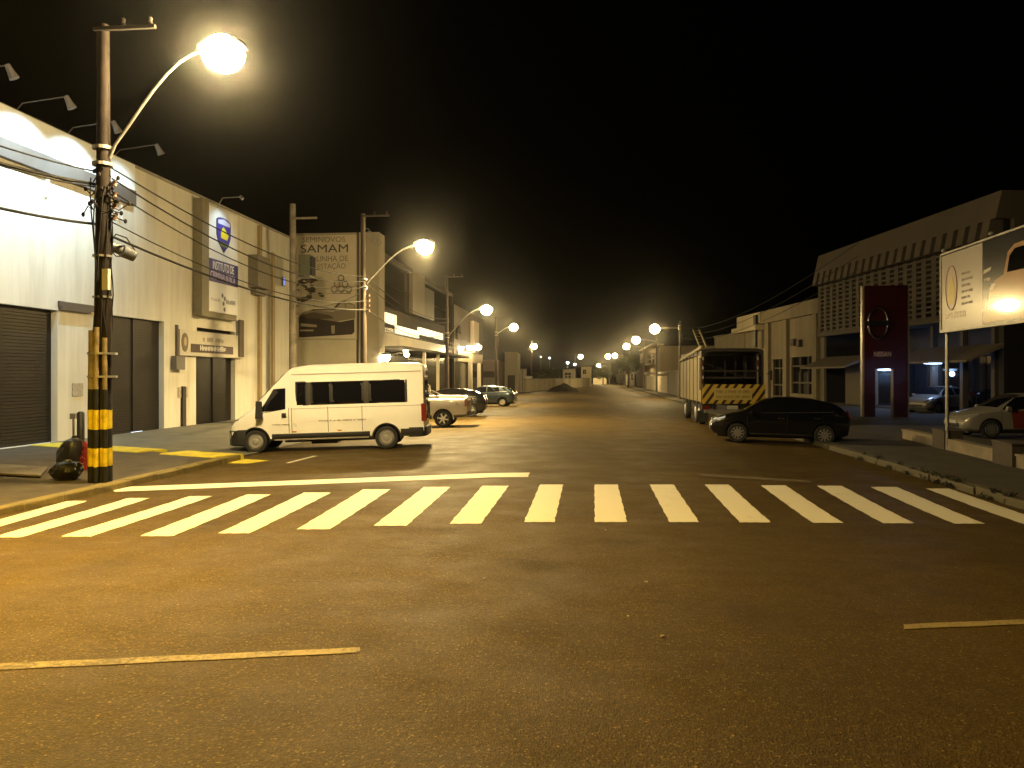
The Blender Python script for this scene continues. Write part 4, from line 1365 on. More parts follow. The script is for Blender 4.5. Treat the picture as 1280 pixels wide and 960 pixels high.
# ---------------------------------------------------------------- long pale building on the left
WX = -16.5
fw_ = Frame((WX, 8.0, -.3), (0, 1, 0))
inst = thing('institute_building', 'long pale building with roller shutters and a floodlit top, left of the street', 'building', (WX, 8, -.3))
A = lambda u, v=470: fw_.ab(u, v)[0]
B = lambda u, v: fw_.ab(u, v)[1]
WLEN = 35.2
WH = 9.9
s1 = (A(-150), A(72), .25, B(72, 388)); s2 = (A(135), A(205), .2, B(205, 402)); s3 = (A(245), A(294), .15, B(294, 448))
s0 = (2.0, A(-150) - 1.6, .25, s1[3])
hol = (A(246), A(294), B(246, 419), B(246, 409))
mb = MB()
fw_.wall(mb, WLEN, WH, [s0, s1, s2, s3, hol], .28)
fw_.shell(mb, WLEN, WH, 14)
obj('wall', mb, M_WALL, inst, world=True)
mb = MB(); fw_.box(mb, 0, WLEN, WH - .02, WH + .08, -.28, .05); obj('coping', mb, M_GREYW, inst, world=True)
mb = MB(); fw_.box(mb, hol[0], hol[1], hol[2], hol[3], -.3, -.26); obj('vent_recess', mb, M_DARKW, inst, world=True)
for (a0, a1, b0, b1) in (s0, s1, s2, s3):
    mb = MB(); fw_.box(mb, a0, a1, b0, b1, -.30, -.22); door = obj('roller_shutter', mb, M_SHUT, inst, world=True)
    mb = MB()
    b = b0 + .02
    while b < b1 - .05:
        fw_.box(mb, a0 + .03, a1 - .03, b, b + .075, -.225, -.195)
        b += .10
    o = obj('slat', mb, M_SHUT, inst, world=True, kind='stuff'); o.parent = door
    mb = MB(); fw_.box(mb, (a0 + a1) / 2 - .05, (a0 + a1) / 2 + .05, b0, b1, -.2, -.16); o = obj('middle_post', mb, M_SHUT, inst, world=True); o.parent = door
# slim bluish light gaps under two shutters
mb = MB(); fw_.box(mb, A(170), A(183), .21, .25, -.19, -.15); obj('lit_gap', mb, M_TUBE, inst, world=True)
mb = MB(); fw_.box(mb, A(272), A(292), .16, .20, -.19, -.15); obj('lit_gap', mb, M_TUBE, inst, world=True)
# floodlit top panel and the brown band below it
TA = A(165, 205)
mb = MB(); fw_.box(mb, 0, TA, B(165, 258) + .55, WH + .02, .003, .12); obj('top_panel', mb, mat('panel_white', (.72, .74, .74), .6, var=.08, scale=.7), inst, world=True)
mb = MB(); fw_.box(mb, 0, TA - .05, B(165, 258), B(165, 258) + .53, .003, .2); obj('brown_band', mb, M_BROWN, inst, world=True)
mb = MB(); fw_.box(mb, A(72) + .02, A(110), s1[3] + .02, s1[3] + .14, .003, .12); fw_.box(mb, A(72), s2[0] - .1, s1[3] + .1, s1[3] + .3, .003, .06); obj('ledge', mb, M_BROWN, inst, world=True)
for u in (323, 339.5):
    mb = MB(); a = A(u); fw_.box(mb, a - .14, a + .14, .15, B(u, 275 + (u - 300) * .3) if u < 330 else WH - 1.2, .003, .14); obj('downpipe', mb, mat('ochre_pipe', (.28, .21, .11), .6, var=.2), inst, world=True)
for u in (57, 149):
    mb = MB(); a = A(u); fw_.box(mb, a - .05, a + .05, B(u, 247 if u == 57 else 275), B(u, 222 if u == 57 else 255), .003, .1); obj('wall_bracket', mb, M_WSIGN, inst, world=True)
mb = MB(); fw_.box(mb, A(0) - .4, A(27), B(10, 172), B(10, 152), .12, .125); 
illegible(fw_, A(-2), A(27), B(12, 172), B(12, 158), .125, mat('faint_lettering', (.55, .57, .57), .7), inst, (4, 2))
mb = MB(); a = A(218); fw_.box(mb, A(214), A(225), B(220, 462), B(220, 445), .003, .22); obj('meter_box', mb, mat('meter_grey', (.13, .12, .11), .5, var=.2), inst, world=True)
mb = MB(); fw_.box(mb, A(219), A(221.5), B(220, 445), B(220, 406), .003, .06); obj('conduit', mb, M_BROWN, inst, world=True)
mb = MB(); fw_.box(mb, A(226), A(230), .25, B(228, 483), .003, .1); obj('standpipe', mb, M_DARKW, inst, world=True)
mb = MB(); fw_.box(mb, A(222), A(234), B(228, 497), B(228, 484), .003, .03); obj('wall_notice', mb, mat('notice_grey', (.38, .34, .28), .6, var=.4, scale=9), inst, world=True)
mb = MB(); fw_.box(mb, A(90), A(103), B(96, 495), B(96, 479), .003, .03); obj('wall_notice', mb, MATS['notice_grey'], inst, world=True)
mb = MB(); fw_.box(mb, A(310), A(326), B(318, 361), B(318, 321), .003, .5); fw_.box(mb, A(313), A(325), B(318, 369), B(318, 362), .003, .3); obj('air_conditioner', mb, mat('unit_grey', (.14, .12, .09), .6, var=.2), inst, world=True)
for u, v in ((328, 345), (353.5, 352)):
    mb = MB(); fw_.box(mb, A(u) - .16, A(u) + .16, B(u, v + 6), B(u, v - 6), .003, .08)
    w_ = obj('window', mb, mat('window_frame_grey', (.2, .2, .2), .5), inst, world=True)
    mb = MB(); fw_.box(mb, A(u) - .10, A(u) + .10, B(u, v + 4.5), B(u, v - 4.5), .081, .09); o = obj('pane', mb, mat('blue_lit_pane', (.1, .15, .4), .3, emit=(.16, .28, 1.0), estr=.9), inst, world=True); o.parent = w_
# floodlights on arms over the panel
def arm_light(u, v, reach, label, power, col=COOL, aim_b=8.0, spot=112):
    a, b = fw_.ab(u, v, 0)
    b = WH + .05
    p = fw_.P(a, b, 0)
    t = thing('floodlight', label, 'floodlight', p, group='arm floodlights on the wall top')
    mb = MB(); mb.tube([fw_.P(a, b - .1, -.1) , fw_.P(a, b + .22, .2), fw_.P(a, b + .36, reach)], .018, 6); obj('arm', mb, M_DSTEEL, t, world=True)
    mb = MB()
    q0, q1 = fw_.P(a, b + .38, reach + .03), fw_.P(a + .1, b + .05, reach + .16)
    mb.tube([q0, q0 * .5 + q1 * .5, q1], [.07, .09, .13], 10); obj('lamp_head', mb, mat('lamp_grey', (.11, .105, .11), .6), t, world=True)
    light('flood', 'SPOT', fw_.P(a, b - .05, reach + .05), power, col, t, radius=.06, aim=fw_.P(a, aim_b, 0), spot=spot, blend=.9)
    return t
for (u, pw_) in ((-60, 1100), (20, 1400), (84, 1200), (143, 330)):
    arm_light(u, 135, 1.5, {-60: 'small grey floodlight above the near end of the white wall panel', 20: 'small grey floodlight on a thin arm, far left on the wall top', 84: 'small grey floodlight on a thin arm half hidden by the banded pole', 143: 'small grey floodlight on a thin arm just right of the banded pole'}[u], pw_, aim_b=7.6)
# tall sign column
tall = thing('tall_wall_sign', 'tall white wall sign with a blue shield emblem over a navy name panel', 'sign', fw_.P(A(258), 3.8, .3))
a0, a1 = A(258.5), A(296.5)
bt = B(258.5, 252); bb_ = B(258.5, 393)
NS = .30
ra = lambda u, v: fw_.ab(u, v, NS)
a0, bt = ra(258.5, 254); a1 = ra(297, 300)[0]; bb_ = ra(258.5, 388)[1]
mb = MB(); fw_.box(mb, a0, a1, bb_, bt, .15, NS); obj('panel', mb, M_WSIGN, tall, world=True)
mb = MB(); fw_.box(mb, a0 - .62, a0 - .003, bb_ - .25, bt + .1, .003, NS + .1); fw_.box(mb, a0, a1, bb_ - .25, bb_ - .003, .003, NS - .05); obj('side_fin', mb, mat('olive_fin', (.18, .16, .11), .6, var=.2), tall, world=True)
wS = a1 - a0
b_hi, b_lo = ra(258.5, 321)[1], ra(258.5, 350)[1]
mb = MB(); fw_.box(mb, a0 + .0, a1 - .0, b_lo, b_hi, NS + .002, NS + .02); obj('name_panel', mb, M_BLUE, tall, world=True)
lettering('INSTITUTO DE', fw_, a0 + wS * .17, b_lo + (b_hi - b_lo) * .56, NS + .022, .36, M_WLET, tall, width=wS * .68)
lettering('CRIMINALÍSTICA', fw_, a0 + wS * .10, b_lo + (b_hi - b_lo) * .12, NS + .022, .34, mat('lilac_lettering', (.50, .42, .62), .6), tall, width=wS * .80)
# shield emblem
cx, ct, cb = a0 + wS * .52, ra(275, 271)[1], ra(280, 318)[1]
hh = ct - cb
def shield(k, n, mname, mm):
    pts = []
    W2 = wS * .235 * k
    for i in range(25):
        s = i / 24
        th = math.pi * s
        pts.append((cx + W2 * math.cos(th), ct - hh * .12 * 1 - (1 - k) * .15 + hh * .12 * k * math.sin(th)))
    left = [(cx - W2, ct - hh * .5), (cx - W2 * .72, ct - hh * .72), (cx, ct - hh * (.97 if k == 1 else .5 + .45 * k)), (cx + W2 * .72, ct - hh * .72), (cx + W2, ct - hh * .5)]
    mb = MB(); mb.prism([fw_.P(a, b, n) for a, b in pts + left], fw_.n * .012)
    return obj(mname, mb, mm, tall, world=True)
em = shield(1, NS + .002, 'shield_emblem', mat('shield_outline', (.03, .03, .05), .5))
o = shield(.9, NS + .015, 'shield_field', mat('shield_blue', (.05, .035, .32), .5)); o.parent = em
mb = MB(); mb.prism([fw_.P(cx - wS * .19, ct - hh * .20, NS + .03), fw_.P(cx + wS * .19, ct - hh * .20, NS + .03), fw_.P(cx + wS * .19, ct - hh * .10, NS + .03), fw_.P(cx, ct - hh * .04, NS + .03), fw_.P(cx - wS * .19, ct - hh * .10, NS + .03)], fw_.n * .008)
o = obj('emblem_banner', mb, mat('banner_lilac', (.55, .55, .75), .5), tall, world=True); o.parent = em
mb = MB()
mb.prism([fw_.P(cx - wS * .10, ct - hh * .58, NS + .03), fw_.P(cx + wS * .10, ct - hh * .60, NS + .03), fw_.P(cx + wS * .15, ct - hh * .46, NS + .03), fw_.P(cx + wS * .03, ct - hh * .30, NS + .03), fw_.P(cx - wS * .03, ct - hh * .26, NS + .03), fw_.P(cx - wS * .10, ct - hh * .40, NS + .03)], fw_.n * .008)
o = obj('emblem_figure', mb, M_YEL, tall, world=True); o.parent = em
mb = MB()
mb.prism([fw_.P(cx - wS * .12, ct - hh * .80, NS + .03), fw_.P(cx + wS * .12, ct - hh * .80, NS + .03), fw_.P(cx + wS * .15, ct - hh * .68, NS + .03), fw_.P(cx - wS * .15, ct - hh * .68, NS + .03)], fw_.n * .008)
o = obj('emblem_base', mb, mat('emblem_green', (.10, .14, .05), .5), tall, world=True); o.parent = em
illegible(fw_, a0 + wS * .12, a0 + wS * .42, ra(266, 376)[1], ra(266, 372)[1], NS + .004, mat('grey_lettering', (.42, .42, .42), .6), tall, (4,))
illegible(fw_, a0 + wS * .60, a0 + wS * .92, ra(288, 381)[1], ra(288, 375)[1], NS + .004, mat('dark_grey_lettering', (.16, .16, .18), .6), tall, (4,))
mb = MB()
q = (a0 + wS * .52, ra(278, 378)[1])
for (dx, dy) in ((-.1, .3), (.12, .18), (0, -.05), (.1, -.3)):
    mb.prism([fw_.P(q[0] + dx + .11 * math.cos(i * 1.0472), q[1] + dy + .11 * math.sin(i * 1.0472), NS + .004) for i in range(6)], fw_.n * .004)
obj('small_logo', mb, MATS['dark_grey_lettering'], tall, world=True)
light('sign_light', 'SPOT', fw_.P(a0 + wS * .35, bt + .35, NS + 1.1), 300, COOL, tall, radius=.05, aim=fw_.P(a0 + wS * .4, bt - 2.2, NS), spot=110, blend=.9)
mb = MB(); mb.tube([fw_.P(a0 + wS * .35, bt - .05, NS - .1), fw_.P(a0 + wS * .35, bt + .45, NS + .2), fw_.P(a0 + wS * .35, bt + .48, NS + 1.05)], .02, 6); mb.tube([fw_.P(a0 + wS * .35, bt + .5, NS + 1.0), fw_.P(a0 + wS * .35, bt + .38, NS + 1.12)], .07, 8); obj('sign_lamp_arm', mb, M_STEEL, tall, world=True)
# sign over the small door
ds = thing('door_sign', 'white sign with a round crest and a dark name strip over the narrow shuttered door', 'sign', fw_.P(A(222), B(222, 442), .1))
mb = MB(); fw_.box(mb, A(221.5), A(300), B(222, 444), B(222, 411.5), .05, .12); obj('panel', mb, mat('aged_sign_white', (.52, .49, .43), .6, var=.12, scale=2), ds, world=True)
mb = MB(); fw_.box(mb, A(235), A(288), B(235, 440), B(235, 429.5), .122, .135); obj('name_strip', mb, mat('name_strip_brown', (.05, .03, .03), .5), ds, world=True)
illegible(fw_, A(246), A(279), B(246, 440) + .07, B(246, 431.5), .137, M_WSIGN, ds, (9,))
illegible(fw_, A(250), A(276), B(250, 427), B(250, 421), .122, M_MIDLET, ds, (1, 3, 4))
mb = MB()
c_ = fw_.ab(227.5, 427)
mb.prism([fw_.P(c_[0] + .27 * math.cos(i * .3927), c_[1] + .36 * math.sin(i * .3927) * (1.15 if math.sin(i * .3927) < 0 else 1), .122) for i in range(16)], fw_.n * .012); o = obj('crest', mb, mat('crest_brown', (.12, .085, .05), .5), ds, world=True)
mb = MB(); mb.prism([fw_.P(c_[0] + .11 * math.cos(i * .5236), c_[1] + .19 * math.sin(i * .5236), .135) for i in range(12)], fw_.n * .01); q = obj('crest_centre', mb, mat('crest_pale', (.36, .3, .2), .5), ds, world=True); q.parent = o
mb = MB(); fw_.box(mb, A(294.5), A(300), B(297, 446), B(297, 400), .12, .2); obj('side_bracket', mb, M_BROWN, ds, world=True)

# ---------------------------------------------------------------- billboard house
BY = 48.0
fb = Frame((on_y(366, 470, BY).x, BY, -.2), (1, 0, 0))
Wb = on_y(473.5, 470, BY).x - fb.o.x
bh = thing('billboard_house', 'pale flat roofed house whose end wall carries the painted billboard', 'building', fb.o)
HB_ = fb.ab(420, 291)[1]
mb = MB(); fb.wall(mb, Wb, HB_, [], .1); fb.shell(mb, Wb, HB_, 1.4); obj('wall', mb, mat('beige_wall', (.46, .41, .31), .8, var=.25, scale=.7, streak=True, bump=.1), bh, world=True)
mb = MB(); a = fb.ab(447.5, 300)[0]; fb.box(mb, a - .07, a + .07, 2.5, HB_, .003, .1); obj('downpipe', mb, M_BROWN, bh, world=True)
mb = MB(); fb.box(mb, fb.ab(366, 400)[0], fb.ab(445.5, 400)[0], .3, fb.ab(400, 424)[1], .003, .06); obj('lower_wall', mb, mat('cream_lower_wall', (.74, .68, .52), .75, var=.12, scale=1.1), bh, world=True)
mb = MB()
for k in range(5):
    a = fb.ab(459 + k * 3.4, 300)[0]
    mb.tube([fb.P(a + .19 * math.cos(i * .5236), HB_ + .02 - k * .17 + .19 * math.sin(i * .5236), .1) for i in range(13)], .025, 5)
obj('coiled_wire', mb, M_STEEL, bh, world=True)
bd = thing('billboard', 'painted billboard with lettering and a vintage car on the pale end wall', 'billboard', fb.P(0, 4, .08))
pa = lambda u, v: fb.ab(u, v, .12)
x0, y1_ = pa(371, 294.5); x1, y0 = pa(445, 423)
mb = MB(); fb.box(mb, x0, x1, y0, y1_, .07, .12); obj('panel', mb, mat('billboard_beige', (.70, .63, .52), .7, var=.10, scale=.9), bd, world=True)
mb = MB(); fb.box(mb, x0 - .06, x0 - .002, y0, y1_, .07, .16); fb.box(mb, x1 + .002, x1 + .06, y0, y1_, .07, .16); fb.box(mb, x0 - .06, x1 + .06, y0 - .07, y0 - .002, .07, .16); obj('frame', mb, mat('pale_frame', (.5, .45, .35), .6), bd, world=True)
def bl(body, u0, u1, vb, vt, m, bold=0):
    a, b = pa(u0, vb); a2 = pa(u1, vb)[0]; h = pa(u0, vt)[1] - b
    return lettering(body, fb, a, b, .123, h, m, bd, width=a2 - a, bold=bold)
bl('SEMINOVOS', 378, 431.5, 303, 296.5, mat('thin_sign_lettering', (.23, .18, .12), .7))
bl('SAMAM', 376, 435, 316, 306, M_DKLET)
bl('A LINHA DE', 387, 435, 327, 320, M_MIDLET)
bl('ESTAÇÃO', 397, 432, 336, 329.5, M_MIDLET)
# looped emblem: a pyramid of rings over a line
mb = MB()
def ring(u, v, r, rt, n=.126):
    a, b = pa(u, v)
    k = BY / 1000
    mb.tube([fb.P(a + r * k * math.cos(i * .3927), b + r * k * math.sin(i * .3927), n) for i in range(17)], rt, 5)
for (u, v, r) in ((426.5, 347.5, 3.6), (421.5, 355, 3.6), (431.5, 355, 3.6), (418, 361.5, 3.8), (427, 361.5, 3.8), (436, 361.5, 3.8)):
    ring(u, v, r, .045)
a, b = pa(416, 367.5); a2 = pa(439, 367.5)[0]; fb.box(mb, a, a2, b, b + .05, .122, .13)
obj('ring_emblem', mb, M_MIDLET, bd, world=True)
# ink shapes: heap of car parts, then the old car with a tyre-dark foreground
mb = MB()
rnd = random.Random(11)
for k in range(17):
    u, v = rnd.uniform(376, 402), rnd.uniform(346, 374)
    a, b = pa(u, v)
    s, w_, th = rnd.uniform(.14, .42), rnd.uniform(.05, .13), rnd.uniform(-.9, .9)
    mb.prism([fb.P(a + s * math.cos(i * .7854) * math.cos(th) - w_ * math.sin(i * .7854) * math.sin(th), b + s * math.cos(i * .7854) * math.sin(th) + w_ * math.sin(i * .7854) * math.cos(th), .122) for i in range(8)], fb.n * (.002 + k * .0004))
obj('scribbled_drawing', mb, mat('brown_ink', (.10, .075, .05), .7), bd, world=True)
def ink(pts, name, m, n):
    mb = MB(); mb.prism([fb.P(*pa(u, v), n) for u, v in pts], fb.n * .002); return obj(name, mb, m, bd, world=True)
ink([(373.5, 396), (378, 393.5), (400, 399), (425, 402.5), (443, 399), (443, 415), (440, 418), (373.5, 422)][::-1], 'drawn_shadow', mat('deep_brown_ink', (.045, .032, .03), .7), .121)
ink([(374, 394), (380, 389.5), (392, 388), (417, 389.5), (424, 379), (430, 376.5), (437, 378), (444, 381), (444, 398), (420, 402), (400, 399), (380, 396)][::-1], 'drawn_car', mat('car_ink', (.25, .215, .16), .7), .124)
ink([(374, 394.5), (392, 390), (412, 394), (418, 398), (400, 399), (382, 397)][::-1], 'drawn_bonnet_shade', MATS['brown_ink'], .127)
ink([(419, 388.5), (425, 380), (430, 378.5), (432, 387)][::-1], 'drawn_windscreen', mat('pale_ink', (.42, .37, .28), .7), .127)
ink([(433, 379), (443, 382), (443, 389), (433, 387.5)][::-1], 'drawn_side_window', MATS['pale_ink'], .127)
ink([(414, 407), (418.5, 407), (418.5, 417), (414.5, 417)][::-1], 'drawn_wheel', MATS['pale_ink'], .125)
ink([(376, 404), (396, 406), (396, 409), (376, 408)][::-1], 'drawn_number_plate', MATS['pale_ink'], .125)
ink([(375, 412), (392, 412), (392, 414), (375, 414)][::-1], 'drawn_strip', MATS['pale_ink'], .125)
ink([(385, 388.2), (417, 388), (425, 379), (432, 376), (438, 377.5), (431, 375), (424, 377), (416, 386.5), (392, 386.5)][::-1], 'drawn_outline', MATS['deep_brown_ink'], .129)

# ---------------------------------------------------------------- dark showroom with glowing strips for lamp reflections
GX = on_y(473.5, 470, BY + 1.4).x
fg = Frame((GX, BY + 1.42, -.2), (0, 1, 0))
ga = lambda u, v, n=0: fg.ab(u, v, n)
GL_ = ga(566, 470)[0]
gs = thing('glass_showroom', 'dark glass fronted showroom with glowing strips standing in for lamp reflections', 'building', fg.o)
GH = 10.2
mb = MB(); fg.shell(mb, GL_, GH, 12); fg.wall(mb, GL_, GH, [(0.2, GL_ - .2, .2, 3.9), (.2, GL_ - .2, 5.0, 9.9)], .5); obj('wall', mb, M_DARKW, gs, world=True)
mb = MB(); fg.box(mb, 0, GL_, .2, 9.95, -1.2, -.52); obj('inner_wall', mb, mat('dim_interior', (.07, .055, .04), .8, var=.4, scale=.6), gs, world=True)
M_GLS = mat('showroom_glass', (.02, .018, .016), .12, spec=.8)
ncol = 10
for i in range(ncol):
    for j, (b0, b1) in enumerate(((6.85, 8.3), (8.32, 9.9), (5.0, 5.45))):
        mb = MB()
        w_ = (GL_ - .4) / ncol
        fg.box(mb, .2 + i * w_ + .04, .2 + (i + 1) * w_ - .04, b0 + .03, b1 - .03, -.3, -.26)
        obj('glass_panel', mb, M_GLS, gs, world=True)
a_s = [ga(474, 390)[0], ga(498, 390)[0], ga(526, 410)[0], ga(555.5, 410)[0]]  # stepped glowing pieces stand in for street lamps reflected in the glass
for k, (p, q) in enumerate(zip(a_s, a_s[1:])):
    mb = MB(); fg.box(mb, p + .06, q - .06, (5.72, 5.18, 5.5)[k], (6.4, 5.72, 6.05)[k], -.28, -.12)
    obj('reflection_strip', mb, M_LAMPREF, gs, world=True)
mb = MB(); a, a2 = ga(515, 380)[0], ga(530, 380)[0]; fg.box(mb, a, a2, 6.9, 10.15, -.24, .06); obj('pier_or_reflection', mb, mat('tower_reflection_pale', (.17, .14, .105), .5, var=.3, scale=.5, streak=True), gs, world=True)  # pale tower reflected in the glass, put in as a coloured panel
mb = MB(); a, a2 = ga(530.5, 380)[0], ga(543, 380)[0]; fg.box(mb, a, a2, 6.9, 9.4, -.24, -.02); obj('reflection_wing', mb, mat('tower_reflection_dim', (.08, .065, .05), .5, var=.3, scale=.5, streak=True), gs, world=True)  # dimmer part of the same reflection, also put in as colour
M_FASC = mat('cream_fascia', (.40, .33, .21), .45, var=.25, scale=.8)
bounds = [ga(474, 428)[0], ga(511, 428)[0], ga(532, 428)[0], ga(556, 428)[0]]
for p, q in zip(bounds, bounds[1:]):
    mb = MB(); fg.box(mb, p + .02, q - .02, 4.12, 4.98, .003, .10); obj('fascia_panel', mb, M_FASC, gs, world=True)
mb = MB(); fg.box(mb, 0, GL_, 3.92, 4.10, .003, 1.6); obj('canopy', mb, M_DARKW, gs, world=True)
for u in (531, 548):
    mb = MB(); a = ga(u, 470, 1.4)[0]; fg.box(mb, a - .11, a + .11, .1, 3.91, 1.25, 1.47); obj('post', mb, mat('cream_post', (.5, .45, .35), .6), gs, world=True)
for i in range(8):
    mb = MB(); w_ = (GL_ - .4) / 8
    fg.box(mb, .2 + i * w_ + .05, .2 + (i + 1) * w_ - .05, .3, 3.85, -.40, -.36); obj('shop_window', mb, M_GLS, gs, world=True)

def wall_lamp(u, v, fr, n, r, label, power, grp='lamps on the showroom fronts', m=M_BULB, col=SODIUM, th=.0):
    a, b = fr.ab(u, v, n)
    p = fr.P(a, b, n)
    t = thing('wall_lamp', label, 'wall lamp', p, group=grp)
    mb = MB(); mb.tube([(0, 0, .02), -fr.n * n * .5 + Vector((0, 0, .12)), -fr.n * n], .025, 6); obj('bracket', mb, M_STEEL, t)
    mb = MB(); mb.lathe([(.001, .16), (r * .6, .14), (r * 1.1, .0), (r * 1.05, -.02)], 12, o=(0, 0, r * .4)); obj('shade', mb, M_STEEL, t, smooth=40)
    mb = MB(); mb.ellipsoid((0, 0, 0), (r, r, r * .9), 12, 8); obj('bulb', mb, m, t, smooth=80)
    if power:
        light('lamp_light', 'POINT', p + Vector((0, 0, -r - .06)) + fr.n * .1, power, col, t, radius=.08)
    return t
wall_lamp(482, 446, fg, .8, .30, 'bright round lamp under the showroom canopy above the minibus roof', 420)
wall_lamp(507, 438, fg, 1.0, .16, 'upper of two small lamps under the showroom canopy', 60)
wall_lamp(508.5, 443, fg, 1.0, .18, 'lower of two small lamps under the showroom canopy', 60)

# second dark frontage behind the third lamp pole
f2 = Frame((GX + .1, fg.o.y + GL_ + .05, -.2), (0, 1, 0))
e2 = f2.ab(604, 470)[0]
sh2 = thing('dark_showroom', 'dark two storey frontage with a cream fascia under three floodlamps', 'building', f2.o)
H2 = 9.2
mb = MB(); f2.shell(mb, e2, H2, 12); f2.wall(mb, e2, H2, [(.3, e2 - .3, .2, 3.6)], .5); obj('wall', mb, mat('brown_dark_wall', (.075, .058, .045), .7, var=.4, scale=.4, streak=True), sh2, world=True)
mb = MB(); f2.box(mb, 0, e2, .2, 3.7, -1.0, -.52); obj('inner_wall', mb, MATS['dim_interior'], sh2, world=True)
nb = [f2.ab(u, 445)[0] for u in (571, 582, 592, 602)]
for p, q in zip(nb, nb[1:]):
    mb = MB(); f2.box(mb, p + .03, q - .03, 3.7, 4.75, .003, .14); obj('fascia_panel', mb, M_FASC, sh2, world=True)
mb = MB(); a, a2 = f2.ab(588, 400)[0], f2.ab(594.5, 400)[0]; f2.box(mb, a, a2, 4.8, 8.3, .003, .4); obj('pier_or_reflection', mb, mat('pale_pier_two', (.40, .33, .25), .6, var=.2), sh2, world=True)
mb = MB(); a = f2.ab(571, 405)[0]; mb.tube([f2.P(a + .9 * math.cos(i * .349), 6.4 + .9 * math.sin(i * .349), .12) for i in range(12)], .10, 6); obj('ring_logo', mb, M_CHROME, sh2, world=True)
for u in (588.5, 599.5):
    mb = MB(); a = f2.ab(u, 470, .6)[0]; f2.box(mb, a - .2, a + .2, .1, 3.68, .35, .75); obj('post', mb, MATS['cream_post'], sh2, world=True)
for k in range(4):
    mb = MB(); w_ = (e2 - .6) / 4; f2.box(mb, .3 + k * w_ + .08, .3 + (k + 1) * w_ - .08, .3, 3.55, -.4, -.36); obj('shop_window', mb, M_GLS, sh2, world=True)
for k, (u, v) in enumerate(((576.5, 434.5), (587, 434), (597.5, 434))):
    wall_lamp(u, v, f2, .9, .26 + .06 * k, ['nearest', 'middle', 'farthest'][k] + ' of three floodlamps over the cream fascia', 260)

# smaller frontages farther down
def block(name, label, fr, w, h, deep, m, holes=(), parts=(), cap=True):
    t = thing(name, label, 'building', fr.o)
    mb = MB(); fr.shell(mb, w, h, deep); fr.wall(mb, w, h, [q[:4] for q in holes], .25); obj('wall', mb, m, t, world=True)
    for q in holes:
        mb = MB(); fr.box(mb, q[0], q[1], q[2], q[3], -.3, -.22)
        o = obj(q[4], mb, q[5], t, world=True)
        if q[4] == 'window':
            mb = MB(); c = (q[0] + q[1]) / 2
            fr.box(mb, c - .04, c + .04, q[2], q[3], -.215, -.15); fr.box(mb, q[0], q[1], (q[2] + q[3]) / 2 - .04, (q[2] + q[3]) / 2 + .04, -.213, -.16)
            o2 = obj('window_frame', mb, M_WALL2, t, world=True); o2.parent = o
        elif q[4] in ('gate', 'shutter', 'garage_door'):
            mb = MB(); b = q[2] + .05
            while b < q[3] - .08:
                fr.box(mb, q[0] + .04, q[1] - .04, b, b + .12, -.215, -.18); b += .18
            o2 = obj('slat', mb, q[5], t, world=True, kind='stuff'); o2.parent = o
    if cap:
        mb = MB(); fr.box(mb, -.06, w + .06, h - .01, h + .14, -.3, .12); obj('parapet', mb, m, t, world=True)
    return t
M_PINK = mat('pinkish_wall', (.30, .24, .22), .75, var=.25, scale=.6)
M_DOORD = mat('dark_door', (.05, .04, .035), .6, var=.3)
f3 = Frame((-15.5, 100.0, -.2), (1, 0, 0))
block('shop', 'small pinkish shop with a dark awning strip, facing the viewer behind the blue grey car', f3, 4.0, 4.1, 8, M_PINK, [(.5, 3.5, 2.0, 2.8, 'sign_band', M_DOORD), (2.3, 3.6, .1, 1.9, 'shutter', M_GREYW)])
f4 = Frame((-13.4, f2.o.y + e2 + .1, -.2), (0, 1, 0))
block('terrace_house', 'dim brown two storey house between the dark showroom and the pinkish shop', f4, 99.5 - f4.o.y, 6.6, 9, MATS['brown_dark_wall'], [(1.0, 2.4, 3.9, 5.5, 'window', M_GLASS), (.8, 2.8, .1, 2.6, 'shutter', M_DOORD)])
f5 = Frame((-11.2, 104.5, -.2), (1, 0, 0))
block('low_shop', 'low pale kiosk with posts where the boundary wall begins', f5, 1.7, 5.2, 4, mat('pale_kiosk', (.42, .37, .28), .7, var=.25), [(.35, 1.35, .1, 2.3, 'door', M_DOORD)])
for k, x in enumerate((-9.45, -9.0)):
    t = thing('gate_pillar', 'square cream gate pillar at the near end of the boundary wall', 'pillar', (x, 108 + k * 1.5, -.1), group='pillars by the boundary wall')
    mb = MB(); mb.box((-.25, -.25, 0), (.25, .25, 3.0)); obj('shaft', mb, M_WALL2, t)
    mb = MB(); mb.box((-.32, -.32, 3.002), (.32, .32, 3.12)); obj('cap', mb, M_GREYW, t)

# boundary wall across the road end
wA, wB = on_z(657, 489.5, -.1), on_z(738, 484, -.1)
fe = Frame((wA.x, wA.y, -.3), (wB.x - wA.x, wB.y - wA.y, 0))
wl = (Vector((wB.x, wB.y, 0)) - Vector((wA.x, wA.y, 0))).length
bw = thing('boundary_wall', 'long low pale wall closing the far end of the road', 'wall', fe.o)
mb = MB(); fe.box(mb, 0, wl, 0, 1.85, -.25, 0); obj('wall', mb, mat('boundary_render', (.50, .44, .32), .85, var=.35, scale=.5, streak=True), bw, world=True)
mb = MB(); fe.box(mb, -.02, wl + .02, 1.853, 1.95, -.3, .05); obj('coping', mb, M_GREYW, bw, world=True)
mb = MB(); fe.box(mb, .6, 3.0, 1.953, 2.25, -.3, .1); obj('lit_plaque', mb, M_WSIGN, bw, world=True)
for k in range(9):
    mb = MB(); a = wl * (k + .5) / 9; fe.box(mb, a - .15, a + .15, 0, 1.84, .003, .08); obj('pier', mb, MATS['boundary_render'], bw, world=True)
